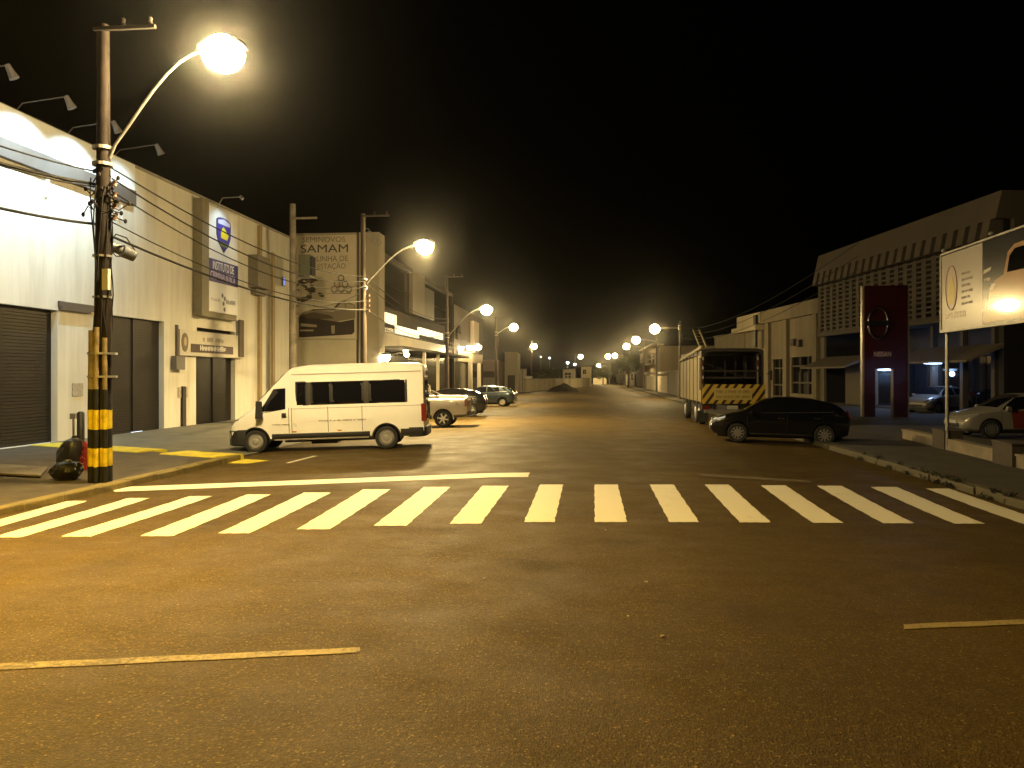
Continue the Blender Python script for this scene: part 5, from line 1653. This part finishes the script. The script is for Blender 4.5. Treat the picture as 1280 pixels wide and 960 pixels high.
# dark heap of earth in front of the wall
mp = at(704, 488, 106)
mb = MB()
def heap(a, b):
    x, y = (a - .5) * 4.6, (b - .5) * 3.6
    r = math.hypot(x / 2.3, y / 1.8)
    z = 1.18 * max(0, 1 - r) ** .8 if r < 1 else 0
    return (mp.x + x, mp.y + y, -.12 + z + (.10 * math.sin(x * 3.1 + y) * math.cos(y * 4.3 - x) if 0 < r < .9 else 0))
mb.grid(heap, 26, 18)
obj('earth_mound', mb, mat('dark_earth', (.035, .028, .02), .95, var=.5, scale=2.5, bump=.6), kind='structure', smooth=60)
# buildings behind the wall
M_FARW = mat('far_white_wall', (.55, .50, .40), .8, var=.2, scale=.4)
f6 = Frame((on_y(703.5, 470, 150).x, 150, -.3), (1, 0, 0))
block('far_house', 'small square house with one dark window behind the boundary wall', f6, 2.2, 3.4, 5, M_FARW, [(.4, 1.5, 1.9, 2.9, 'window', M_GLASS)])
f7 = Frame((on_y(726.5, 470, 150).x, 150, -.3), (1, 0, 0))
block('far_house', 'bright cream house with a stepped gable at the right end of the boundary wall', f7, 1.9, 3.9, 6, mat('far_cream_wall', (.66, .58, .42), .8, var=.15), [(.3, .9, 2.7, 3.5, 'window', M_GLASS)])
mb = MB()
f8 = Frame((on_y(665, 470, 152).x, 152, -.3), (1, 0, 0))
block('far_shed', 'long dim shed behind the boundary wall', f8, 5.2, 2.6, 6, M_DARKW, [(1.0, 2.4, 1.5, 2.3, 'window', M_GLASS)])
f9 = Frame((on_y(741.5, 470, 205).x, 205, -.3), (1, .12, 0))
mb = MB()
bk = thing('bright_bank', 'bright stepped cream wall where the road bends away', 'wall', f9.o)
for k, (w0, w1, h) in enumerate(((0, 1.2, 1.8), (1.203, 2.3, 2.4), (2.303, 3.4, 3.0))):
    mb = MB(); f9.box(mb, w0, w1, 0, h, -.4, 0); obj('wall_step', mb, mat('bright_bank_paint', (.70, .62, .45), .8, var=.2, scale=.6), bk, world=True)

# ---------------------------------------------------------------- right hand far row
RX = 9.0
def rfront(u_far, u_near, x=RX):
    pf, pn_ = on_x(u_far, 480, x), on_x(u_near, 480, x)
    return Frame((x, pf.y, -.2), (0, -1, 0)), pf.y - pn_.y
fr, w = rfront(835.5, 850)
block('low_wall_house', 'grey rendered yard wall beside the white gates', fr, w, 2.6, 6, M_GREYW, [])
fr, w = rfront(806, 835)
gate = thing('double_gates', 'pair of white sheet gates between grey pillars below the two storey house', 'gate', fr.o)
for (u0, u1) in ((808.5, 819), (821.5, 834.5)):
    a0_, a1_ = fr.ab(u0, 480)[0], fr.ab(u1, 480)[0]
    mb = MB(); fr.box(mb, a0_, a1_, .1, 2.2, -.1, 0); gp = obj('gate_leaf', mb, mat('gate_white', (.66, .60, .52), .5, var=.1), gate, world=True)
    mb = MB()
    k = a0_ + .15
    while k < a1_ - .2:
        fr.box(mb, k, k + .12, .15, 2.15, .002, .035); k += .45
    o = obj('rib', mb, MATS['gate_white'], gate, world=True, kind='stuff'); o.parent = gp
for u in (807, 820.2, 835):
    a_ = fr.ab(u, 480)[0]
    mb = MB(); fr.box(mb, a_ - .35, a_ + .35, 0, 2.45, -.45, .06); obj('pillar', mb, M_GREYW, gate, world=True)
mb = MB(); fr.box(mb, 0, w, 2.46, 2.75, -.4, .1); obj('lintel', mb, M_GREYW, gate, world=True)
fh, w = rfront(800, 826, RX + 1.2)
ha = lambda u: fh.ab(u, 450)[0]
th = block('two_storey_house', 'two storey house with an upper balcony and a thin lit roof edge', fh, w, 6.6, 8, mat('tan_house_wall', (.34, .28, .20), .8, var=.35, scale=.4, streak=True), [(ha(809), ha(818), 4.3, 5.9, 'window', M_GLASS), (ha(803), ha(806), 4.4, 5.8, 'window', M_GLASS)])
mb = MB(); fh.box(mb, ha(808), ha(826), 6.76, 6.9, -.5, 1.4); obj('roof_edge', mb, mat('pale_eave', (.6, .52, .4), .6), th, world=True)
mb = MB(); fh.box(mb, ha(807.5), ha(819), 4.05, 4.2, .003, .8); obj('balcony', mb, M_GREYW, th, world=True)
fr, w = rfront(785, 799.5)
block('dim_house', 'dim brown single storey house left of the two storey house', fr, w, 4.2, 8, MATS['brown_dark_wall'], [(w * .3, w * .55, 1.3, 2.6, 'window', M_GLASS), (w * .65, w * .8, .1, 2.4, 'door', M_DOORD)])
fr, w = rfront(776.5, 784.8)
block('pale_house', 'narrow pale house before the bend on the right', fr, w, 4.0, 8, M_WALL2, [(w * .3, w * .6, 1.2, 2.6, 'window', M_GLASS)])
fr, w = rfront(763, 776.3)
block('yard_wall_house', 'low cream fronted house with gate bars near the bend', fr, w, 2.9, 8, M_FARW, [(w * .12, w * .3, .1, 2.1, 'gate', M_DOORD), (w * .5, w * .62, .1, 2.1, 'gate', M_DOORD)])

# ---------------------------------------------------------------- middle building on the right
pF, pN = at(930, 470, 82.7), at(1030, 470, 62.5)
fm = Frame((pF.x, pF.y, -.1), (pN.x - pF.x, pN.y - pF.y, 0))
Lm = (pN - pF).length
ma = lambda u, v=470, n=0: fm.ab(u, v, n)
HM = ma(1029, 373.5)[1]
M_MIDB = mat('stained_tan_wall', (.29, .245, .17), .8, var=.4, scale=.55, streak=True, bump=.1)
mbd = thing('tan_building', 'two storey tan building with a deep plain fascia, right of the striped board', 'building', fm.o)
wins = [(ma(966)[0], ma(981)[0], .3, ma(970, 449)[1]), (ma(989)[0], ma(1019)[0], .6, ma(1000, 446)[1])]
mb = MB(); fm.wall(mb, Lm, HM, wins, .3); fm.shell(mb, Lm, HM, 14); obj('wall', mb, M_MIDB, mbd, world=True)
fas_b = ma(1029, 391)[1]
aa = ma(930)[0]
mb = MB(); fm.box(mb, ma(958, 400)[0], Lm + .03, fas_b, HM + .05, .003, .5); obj('fascia', mb, M_MIDB, mbd, world=True)
mb = MB(); fm.box(mb, -.5, ma(957, 400)[0], fas_b + .02, HM + .03, .003, .6); obj('fascia', mb, mat('lamplit_tan_fascia', (.60, .52, .36), .75, var=.3, scale=.6, streak=True), mbd, world=True)  # lamp light on the far end put into a paler colour
mb = MB(); fm.box(mb, ma(926)[0], ma(957)[0], fas_b - .55, fas_b - .05, .003, 1.0); obj('lower_ledge', mb, MATS['lamplit_tan_fascia'], mbd, world=True)
for (a0_, a1_, b0_, b1_) in wins:
    mb = MB(); fm.box(mb, a0_, a1_, b0_, b1_, -.3, -.24); w_ = obj('window', mb, M_GLASS, mbd, world=True)
    mb = MB()
    n = 2 if a1_ - a0_ < 4 else 3
    for k in range(n + 1):
        a_ = a0_ + (a1_ - a0_) * k / n
        fm.box(mb, a_ - .07, a_ + .07, b0_, b1_, -.235, -.1)
    for b_ in (b0_ + (b1_ - b0_) * .3, b0_ + (b1_ - b0_) * .75):
        fm.box(mb, a0_, a1_, b_ - .07, b_ + .07, -.233, -.12)
    o = obj('window_frame', mb, mat('dull_frame', (.10, .09, .075), .6), mbd, world=True); o.parent = w_
for u in (962, 984.5, 1022):
    a_ = ma(u)[0]
    mb = MB(); fm.box(mb, a_ - .45, a_ + .45, 0, fas_b - .003, .003, .3); obj('pier', mb, M_MIDB, mbd, world=True)
mb = MB(); fm.box(mb, ma(953)[0], ma(956)[0], fas_b - 2.2, fas_b + .9, .7, .9); obj('chimney_pipe', mb, M_BLACK, mbd, world=True)
for u, v in ((994, 428), (1001, 429)):
    a_, b_ = ma(u, v)
    mb = MB(); fm.box(mb, a_ - .35, a_ + .35, b_ - .3, b_ + .3, .003, .3); obj('air_conditioner', mb, M_BROWN, mbd, world=True)
ann_o = at(893, 470, 92)
fa_ = Frame((ann_o.x, ann_o.y, -.1), (pF.x - ann_o.x, pF.y - ann_o.y - .3, 0))
La = (Vector((pF.x, pF.y - .3, 0)) - Vector((ann_o.x, ann_o.y, 0))).length
block('annex', 'lower tan annex with a flat roof behind the car carrier', fa_, La - .1, fa_.ab(925, 417)[1], 10, M_MIDB, [(La * .55, La * .75, 1.0, 2.6, 'window', M_GLASS)])

# ---------------------------------------------------------------- big showroom on the right with a slotted fascia
pF, pN = at(1030, 470, 59.8), at(1255, 470, 39.0)
fs = Frame((pF.x, pF.y, -.1), (pN.x - pF.x, pN.y - pF.y, 0))
Ls = (pN - pF).length
sa = lambda u, v=470, n=0: fs.ab(u, v, n)
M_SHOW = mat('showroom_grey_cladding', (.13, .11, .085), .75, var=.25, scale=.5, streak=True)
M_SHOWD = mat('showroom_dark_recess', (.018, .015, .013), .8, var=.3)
M_SHOWM = mat('showroom_screen', (.09, .075, .058), .75, var=.25, scale=.6)
big = thing('slotted_showroom', 'large dim showroom with a flared fascia and perforated screen, far right', 'building', fs.o)
HT = 11.1
bF = 9.0
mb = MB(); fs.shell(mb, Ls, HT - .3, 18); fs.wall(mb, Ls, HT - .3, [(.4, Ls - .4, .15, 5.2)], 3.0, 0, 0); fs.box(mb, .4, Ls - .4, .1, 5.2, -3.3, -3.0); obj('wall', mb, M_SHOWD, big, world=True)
mb = MB()
mb.prism([fs.P(-.3, 9.75, .6), fs.P(-.3, HT, .3), fs.P(-.3, HT, -.3), fs.P(-.3, 9.75, -.3)], fs.r * (Ls + .6)); obj('fascia', mb, M_SHOW, big, world=True)
mb = MB(); fs.box(mb, Ls + .01, Ls + .29, 8.0, HT - .01, -12, -.31); obj('end_fascia', mb, M_SHOW, big, world=True)
NT = 21
for k in range(NT):
    w_ = (Ls + .6) / NT
    a_ = -.3 + k * w_
    mb = MB(); mb.prism([fs.P(a_, 8.85, .78), fs.P(a_, 9.747, .6), fs.P(a_, 9.747, -.02), fs.P(a_, 8.85, .02)], fs.r * (w_ * .60)); obj('fascia_tooth', mb, M_SHOW, big, world=True)
for k in range(NT):
    w_ = (Ls + .6) / NT
    a_ = -.3 + k * w_
    if a_ + w_ * .45 > Ls: break
    mb = MB(); fs.box(mb, a_, a_ + w_ * .46, 5.3, 8.8, .02, .32); obj('screen_fin', mb, M_SHOWM, big, world=True)
mb = MB()
for j in range(12):
    b_ = 5.32 + j * .30
    fs.box(mb, 0, Ls, b_, b_ + .12, .03, .30)
obj('screen_slat', mb, M_SHOWM, big, world=True, kind='stuff')
mb = MB(); fs.box(mb, 0, Ls, 5.02, 5.28, .003, .5); obj('soffit_beam', mb, M_SHOWM, big, world=True)
# awnings
def awning(u0, u1, label_part, b_top, b_bot, n_out):
    a0_, a1_ = sa(u0)[0], sa(u1)[0]
    mb = MB(); mb.prism([fs.P(a0_, b_top, .0), fs.P(a0_ - .3, b_bot, n_out), fs.P(a0_ - .3, b_bot - .12, n_out), fs.P(a0_, b_top - .2, .0)], fs.r * (a1_ - a0_)); obj(label_part, mb, mat('awning_beige', (.17, .14, .10), .7, var=.2), big, world=True)
awning(1031, 1090, 'awning', 3.5, 2.75, 1.7)
awning(1150, 1255, 'awning', 3.7, 2.9, 1.7)
mb = MB(); a0_ = sa(1055)[0]; fs.box(mb, a0_, sa(1076)[0], .1, 2.9, -1.2, -.1); obj('tan_wall', mb, mat('tan_panel', (.15, .125, .085), .8, var=.25), big, world=True)
for u in (1115, 1160, 1197, 1236):
    a_ = sa(u)[0]
    mb = MB(); fs.box(mb, a_ - .14, a_ + .14, .05, 5.0, -.5, -.2); obj('column', mb, M_SHOWM, big, world=True)
for k in range(9):
    a_ = 5.5 + k * 1.9
    if a_ + 1.8 > Ls - .5: break
    mb = MB(); fs.box(mb, a_, a_ + 1.8, .3, 3.2, -2.9, -2.84); obj('shop_window', mb, M_GLASS, big, world=True)
# fluorescent tubes under the soffit, the second added to light the pale car
for (u, v, dd) in ((1107, 461.5, 52.0), (1166, 453, 45)):
    p = at(u, v, dd)
    t = thing('fluorescent_lamp', 'bluish fluorescent tube ' + ('seen through the opening of the red pylon' if u == 1107 else 'added above the pale car behind the red pylon to light it'), 'lamp', p)
    mb = MB(); mb.box((-.5, -.06, .0), (.5, .06, .05)); obj('housing', mb, M_WSIGN, t)
    mb = MB(); mb.tube([(-.48, 0, -.04), (.48, 0, -.04)], .05, 8); obj('tube', mb, M_TUBE, t)
    light('tube_light', 'POINT', p + Vector((0, -.2, -.3)), 150 if u == 1107 else 90, (.35, .55, 1.0), t, radius=.15)
p = at(1085, 455, 46)

# ---------------------------------------------------------------- red pylon
pb = on_z(1109, 521, PAVR)
PW, PH = 2.02, 6.6
fp = Frame((pb.x - PW / 2 - .1, pb.y, PAVR), (1, -.12, 0))
M_PYL = mat('dark_red_pylon', (.042, .006, .005), .16, coat=.5, var=.1)
py = thing('red_pylon', 'dark red portal pylon with a ring emblem and white lettering', 'sign', fp.o)
bo = fp.ab(1100, 461)[1]
mb = MB(); fp.box(mb, 0, PW, bo, PH, -.55, 0); obj('head_panel', mb, M_PYL, py, world=True)
for a0_, a1_ in ((.0, .52), (1.36, PW)):
    mb = MB(); fp.box(mb, a0_, a1_, 0, bo - .003, -.55, 0); obj('leg', mb, M_PYL, py, world=True)
mb = MB(); fp.box(mb, -.09, -.003, 0, PH, -.5, -.03); fp.box(mb, PW + .003, PW + .08, 0, PH, -.5, -.03); obj('edge_trim', mb, mat('trim_grey', (.35, .3, .25), .35, .5), py, world=True)
mb = MB()
c_ = fp.ab(1097.5, 404)
mb.tube([fp.P(c_[0] + .46 * math.cos(i * .2618), c_[1] + .78 * math.sin(i * .2618), .05) for i in range(25)], .075, 8); em = obj('ring_emblem', mb, M_CHROME, py, world=True, smooth=60)
mb = MB(); fp.box(mb, c_[0] - .62, c_[0] + .62, c_[1] - .13, c_[1] + .13, .05, .12); o = obj('emblem_bar', mb, M_CHROME, py, world=True); o.parent = em
a_, b_ = fp.ab(1092.5, 445.5)
lettering('NISSAN', fp, a_, b_, .004, .24, mat('dim_white_lettering', (.45, .36, .33), .5), py, width=.80, bold=.01)

# ---------------------------------------------------------------- billboard on posts, right
qa, qb = at(1177, 470, 22.3), at(1280, 470, 18.0)
fbR = Frame((qa.x, qa.y, PAVR), (qb.x - qa.x, qb.y - qa.y, 0))
ba = lambda u, v, n=0: fbR.ab(u, v, n)
LB = 7.5
bT, bB = ba(1177, 321)[1], ba(1177, 412.5)[1]
rb = thing('post_billboard', 'glossy billboard on posts with a white sign and a car advertisement', 'billboard', fbR.o)
M_GLB = mat('glossy_white_vinyl', (.46, .42, .39), .22, coat=.6, var=.05)
M_GLD = mat('glossy_dark_vinyl', (.02, .02, .026), .2, coat=.7)
sx = ba(1228, 400)[0]
mb = MB(); fbR.box(mb, 0, sx - .004, bB, bT, -.08, 0); obj('white_panel', mb, M_GLB, rb, world=True)
mb = MB(); fbR.box(mb, sx + .004, LB, bB, bT + .02, -.08, 0); adp = obj('advert_panel', mb, M_GLD, rb, world=True)
mb = MB(); fbR.box(mb, -.03, LB, bB - .08, bB - .003, -.1, .03); fbR.box(mb, -.03, LB, bT + .023, bT + .07, -.1, .03); fbR.box(mb, -.05, -.003, bB - .08, bT + .02, -.1, .03); obj('frame', mb, M_STEEL, rb, world=True)
c_ = ba(1189.5, 360)
mb = MB(); mb.prism([fbR.P(c_[0] + .34 * math.cos(i * .2618), c_[1] + .60 * math.sin(i * .2618), .002) for i in range(24)], fbR.n * .004)
mb2 = MB(); mb2.tube([fbR.P(c_[0] + .34 * math.cos(i * .2618), c_[1] + .60 * math.sin(i * .2618), .006) for i in range(25)], .014, 5)
obj('round_logo', mb, mat('logo_pink_grey', (.40, .33, .29), .3, coat=.5), rb, world=True); obj('logo_ring', mb2, mat('logo_red', (.25, .09, .06), .4), rb, world=True)
mb = MB()
mb.prism([fbR.P(c_[0] + x * .30, c_[1] + y * .5, .008) for x, y in ((-.75, -.8), (.5, -.85), (.8, -.2), (.45, .25), (.1, .6), (-.25, .62), (-.55, .15))], fbR.n * .004)
obj('logo_figure', mb, mat('logo_gold', (.50, .36, .04), .3, coat=.5), rb, world=True)
for k in range(6):
    b_ = ba(1206, 343 + k * 7.5)[1]
    illegible(fbR, ba(1202, 350)[0], ba(1202, 350)[0] + (.62 if k % 2 else .5), b_, b_ + .075, .002, mat('vinyl_grey_text', (.26, .22, .2), .4), rb, (4, 3, 5) if k % 2 else (6, 4))
b_ = ba(1180, 400)[1]
illegible(fbR, ba(1180, 400)[0], ba(1207, 395)[0], b_, b_ + .2, .002, mat('vinyl_pale_text', (.62, .55, .46), .3), rb, (7,))
# advertisement: a pale pickup, bonnet towards the street
def ad(pts, name, m, n):
    mb = MB(); mb.prism([fbR.P(sx + x, bB + y, n) for x, y in pts], fbR.n * .003); o = obj(name, mb, m, rb, world=True); o.parent = adp
ad([(.03, .03), (3.6, .03), (3.6, .30), (1.0, .34), (.03, .30)], 'printed_ground', mat('print_ochre', (.30, .20, .08), .22, coat=.6), .002)
ad([(.30, .36), (.36, .80), (.62, 1.02), (1.05, 1.12), (1.25, 1.62), (1.55, 1.76), (2.9, 1.80), (3.4, 1.15), (3.5, .40)], 'printed_car', mat('print_car_bronze', (.42, .26, .15), .18, coat=.7), .005)
ad([(1.22, 1.15), (1.34, 1.52), (1.58, 1.66), (2.0, 1.66), (2.0, 1.14)], 'printed_window', M_GLASS, .009)
ad([(.36, .82), (.55, .82), (.70, .95), (.5, .96)], 'printed_headlight', mat('print_white', (.66, .6, .5), .2, coat=.6), .009)
ad([(.34, .40), (1.0, .40), (1.0, .62), (.36, .66)], 'printed_bumper', mat('print_grey', (.2, .17, .14), .2, coat=.6), .009)
ad([(.06, 1.25), (.42, 1.30), (.46, 1.38), (.10, 1.34)], 'printed_logo', MATS['print_white'], .004)
illegible(fbR, sx + .1, sx + .42, bB + 1.06, bB + 1.14, .002, MATS['print_white'], rb, (3, 4))
for a_ in (.02, 7.2):
    mb = MB(); mb.tube([fbR.P(a_, .0, -.14), fbR.P(a_, bT + .15, -.14)], .05, 10); obj('post', mb, M_STEEL, rb, world=True)
mb = MB()
for a_ in (.35, 3.0):
    mb.tube([fbR.P(a_, bT, -.05), fbR.P(a_, bT + .10, .0), fbR.P(a_, bT + .12, .05)], .02, 6)
    mb.ellipsoid(fbR.P(a_, bT + .12, .08), (.07, .07, .06), 8, 6)
obj('small_spotlight', mb, M_STEEL, rb, world=True)
# low pale wall with dark blocks along the forecourt
w0, w1 = on_z(1128, 548, PAVR), on_z(1300, 592, PAVR)
fl = Frame((w0.x, w0.y, PAVR), (w1.x - w0.x, w1.y - w0.y, 0))
lw = thing('forecourt_wall', 'knee high pale wall along the right forecourt', 'wall', fl.o)
Lw = (w1 - w0).length
mb = MB(); fl.box(mb, 0, Lw + 5, 0, .26, -.22, 0); obj('wall', mb, mat('pale_low_wall', (.24, .20, .14), .85, var=.35, scale=2, bump=.3), lw, world=True)
mb = MB(); fl.box(mb, -.02, Lw + 5, .263, .31, -.25, .03); obj('coping', mb, MATS['pale_low_wall'], lw, world=True)
for k, (u0, u1) in enumerate(((1169, 1184), (1245, 1270))):
    a0_, a1_ = fl.ab(u0, 560)[0], fl.ab(u1, 560)[0]
    t = thing('block_pier', 'dark square block ' + ('at the foot of the billboard post' if k == 0 else 'on the low wall, nearest the viewer'), 'block', fl.P((a0_ + a1_) / 2, 0, 0))
    mb = MB(); fl.box(mb, a0_, a1_, 0, .50, -.40, .08); obj('block', mb, mat('dark_block', (.06, .045, .035), .8, var=.3), t, world=True)
    mb = MB(); fl.box(mb, a0_ - .02, a1_ + .02, .503, .54, -.42, .10); obj('cap', mb, MATS['dark_block'], t, world=True)

# ---------------------------------------------------------------- things by the first pole
def trash_bag(label, p, r, h, lean=(0, 0)):
    t = thing('rubbish_bag', label, 'rubbish bag', p)
    mb = MB()
    V, F, nu, nv = [], [], 22, 14
    rnd = random.Random(int(h * 1000))
    ph = [rnd.uniform(0, 6.3) for _ in range(4)]
    for j in range(nv + 1):
        s = j / nv
        rad = (math.sin(math.pi * min(1, .12 + s * .80)) ** .7) if s < .86 else .28 - (s - .86) * .6
        for i in range(nu):
            a = 2 * math.pi * i / nu
            q = r * max(.03, rad) * (1 + .11 * math.sin(3 * a + ph[0] + s * 5) + .10 * (abs(math.sin(3.5 * a + ph[1] - s * 6)) - .5) + .09 * (abs(math.sin(6 * a + ph[2] + 5 * s)) - .5) + .03 * rnd.uniform(-1, 1))
            V.append((q * math.cos(a) + lean[0] * s * s, q * .85 * math.sin(a) + lean[1] * s, h * s))
    for j in range(nv):
        for i in range(nu):
            F.append([j * nu + i, j * nu + (i + 1) % nu, (j + 1) * nu + (i + 1) % nu, (j + 1) * nu + i])
    F += [list(range(nu))[::-1], [nv * nu + i for i in range(nu)]]
    mb.add(V, F)
    obj('sack', mb, mat('black_bag_film', (.012, .012, .012), .28, spec=.6, bump=.5, scale=6, var=.1), t, smooth=28)
    mb = MB(); mb.lathe([(.05, h * .86), (.06, h * .88), (.05, h * .90)], 12, o=(lean[0] * .78, lean[1] * .88, 0)); obj('knot', mb, M_BLACK, t, smooth=60)
b0 = on_z(83, 600, PAVL(0, 0))
trash_bag('fat black rubbish bag slumped on the pavement beside the banded pole', (b0.x, b0.y, -.062), .30, .40, (.03, 0))
b1 = on_z(80, 590, PAVL(0, 0))
trash_bag('taller leaning black rubbish bag behind the slumped one', (b1.x + .02, b1.y + .1, -.062), .24, .78, (.16, 0))
# red bin with a dark signal post behind the pole
b2 = on_z(101, 590, PAVL(0, 0))
t = thing('red_crate', 'dull red plastic crate behind the black bags', 'crate', (b2.x - .12, b2.y + .5, -.062))
M_REDC = mat('red_plastic', (.26, .03, .02), .45, var=.2)
for z in (.02, .16, .30, .44):
    mb = MB()
    mb.box((-.26, -.2, z), (.26, -.17, z + .10)); mb.box((-.26, .17, z), (.26, .2, z + .10)); mb.box((-.26, -.168, z), (-.23, .168, z + .10)); mb.box((.23, -.168, z), (.26, .168, z + .10))
    obj('rail', mb, M_REDC, t)
mb = MB(); mb.box((-.255, -.195, 0), (.255, .195, .018)); obj('crate_base', mb, M_REDC, t)
for x, y in ((-.25, -.19), (.25, -.19), (-.25, .19), (.25, .19)):
    mb = MB(); mb.box((x - .03, y - .03, .0), (x + .03, y + .03, .60)); obj('corner_post', mb, M_REDC, t)
b3 = on_z(101, 572, PAVL(0, 0))
t = thing('bollard', 'dark slim post standing behind the red crate', 'bollard', (b3.x, b3.y, -.062))
mb = MB(); mb.lathe([(.07, 0), (.07, .25), (.09, .27), (.09, 1.12), (.06, 1.16), (.001, 1.17)], 12); obj('post', mb, M_BLACK, t, smooth=40)
mb = MB(); mb.lathe([(.071, .12), (.092, .14), (.092, .24), (.071, .26)], 12); obj('white_collar', mb, M_WSIGN, t)
t = thing('meter_post', 'thin grey post on the pavement left of the banded pole', 'post', (b3.x - .4, b3.y + .3, -.062))
mb = MB(); mb.tube([(0, 0, 0), (0, 0, .95)], .03, 8); obj('post', mb, M_STEEL, t)
mb = MB(); mb.box((-.07, -.05, .955), (.07, .05, 1.1)); obj('cap', mb, M_STEEL, t)

# ---------------------------------------------------------------- trees
LEAF = mat('leaf_green', (.07, .085, .03), .7, var=.5, scale=1.2)
BARK = mat('bark', (.09, .07, .05), .9, var=.4)
def tree(label, p, h, r, seed, n=1500, leaf=.22):
    rnd = random.Random(seed)
    t = thing('tree', label, 'tree', p)
    mb = MB()
    mb.tube([(0, 0, -.2), (.05, 0, h * .25), (0, .08, h * .5), (.05, 0, h * .72)], [.16, .13, .09, .04], 9)
    cl = []
    for k in range(9):
        a, z = rnd.uniform(0, 6.28), h * rnd.uniform(.5, .9)
        q = Vector((r * rnd.uniform(.35, .8) * math.cos(a), r * rnd.uniform(.35, .8) * math.sin(a), z))
        mb.tube([(0, 0, h * .38), q * .5 + Vector((0, 0, h * .2)), q], [.06, .04, .015], 6)
        cl.append((q, r * rnd.uniform(.3, .55)))
    cl.append((Vector((0, 0, h * .85)), r * .5))
    obj('trunk', mb, BARK, t, smooth=60)
    mb = MB()
    for k in range(n):
        c, rr = cl[k % len(cl)]
        d = Vector((rnd.gauss(0, 1), rnd.gauss(0, 1), rnd.gauss(0, .8))).normalized() * rr * rnd.uniform(.3, 1.05)
        q = c + d
        u = Vector((rnd.gauss(0, 1), rnd.gauss(0, 1), rnd.gauss(0, .6))).normalized()
        w = u.orthogonal().normalized()
        s = leaf * rnd.uniform(.6, 1.3)
        mb.poly([q - u * s, q + w * s * .5, q + u * s, q - w * s * .5])
    obj('crown', mb, LEAF, t, recalc=False)
    return t
p = at(752, 478, 185); tree('round dark tree standing before the bright bank at the bend', (p.x + .3, p.y, -.1), 4.6, 2.4, 5)
p = at(770, 478, 150); tree('tall dark tree above the low cream house near the bend', (p.x + 2.2, p.y, -.1), 6.0, 2.8, 9)
p = at(676, 478, 150); tree('pale lit bush like tree behind the boundary wall, below the last lamp', (p.x, p.y, -.1), 2.9, 2.2, 12, 1100)
p = at(690, 478, 160); tree('dim tree behind the boundary wall left of the small square house', (p.x, p.y, -.1), 3.4, 2.2, 14, 900)

# low dark hill behind everything
mb = MB()
def hill(a, b):
    x = -260 + 520 * a
    return (x, 260 + 140 * b, -1.5 + (b * (7 + 3 * math.sin(x * .021) + 2 * math.sin(x * .05 + 1))))
mb.grid(hill, 60, 6)
obj('hill', mb, mat('dark_hill', (.02, .022, .015), .95, var=.5, scale=.1), kind='structure', smooth=80)

# ---------------------------------------------------------------- thin haze added to give the lamps a glow
GLOW_HAZE = 0.0004
mb = MB(); mb.box((-66, -25, -2.0), (66, 420, 13.5))
hz = obj('haze', mb, None, kind='stuff') if False else None
m = bpy.data.materials.new('lamp_glow_haze')
m.use_nodes = True
t = m.node_tree
t.nodes.remove(t.nodes['Principled BSDF'])
pv = t.nodes.new('ShaderNodeVolumePrincipled')
pv.inputs['Color'].default_value = (.9, .88, .86, 1)
pv.inputs['Density'].default_value = GLOW_HAZE
pv.inputs['Anisotropy'].default_value = 0.97
t.links.new(pv.outputs[0], t.nodes['Material Output'].inputs['Volume'])
hz = obj('haze', mb, m, kind='stuff')
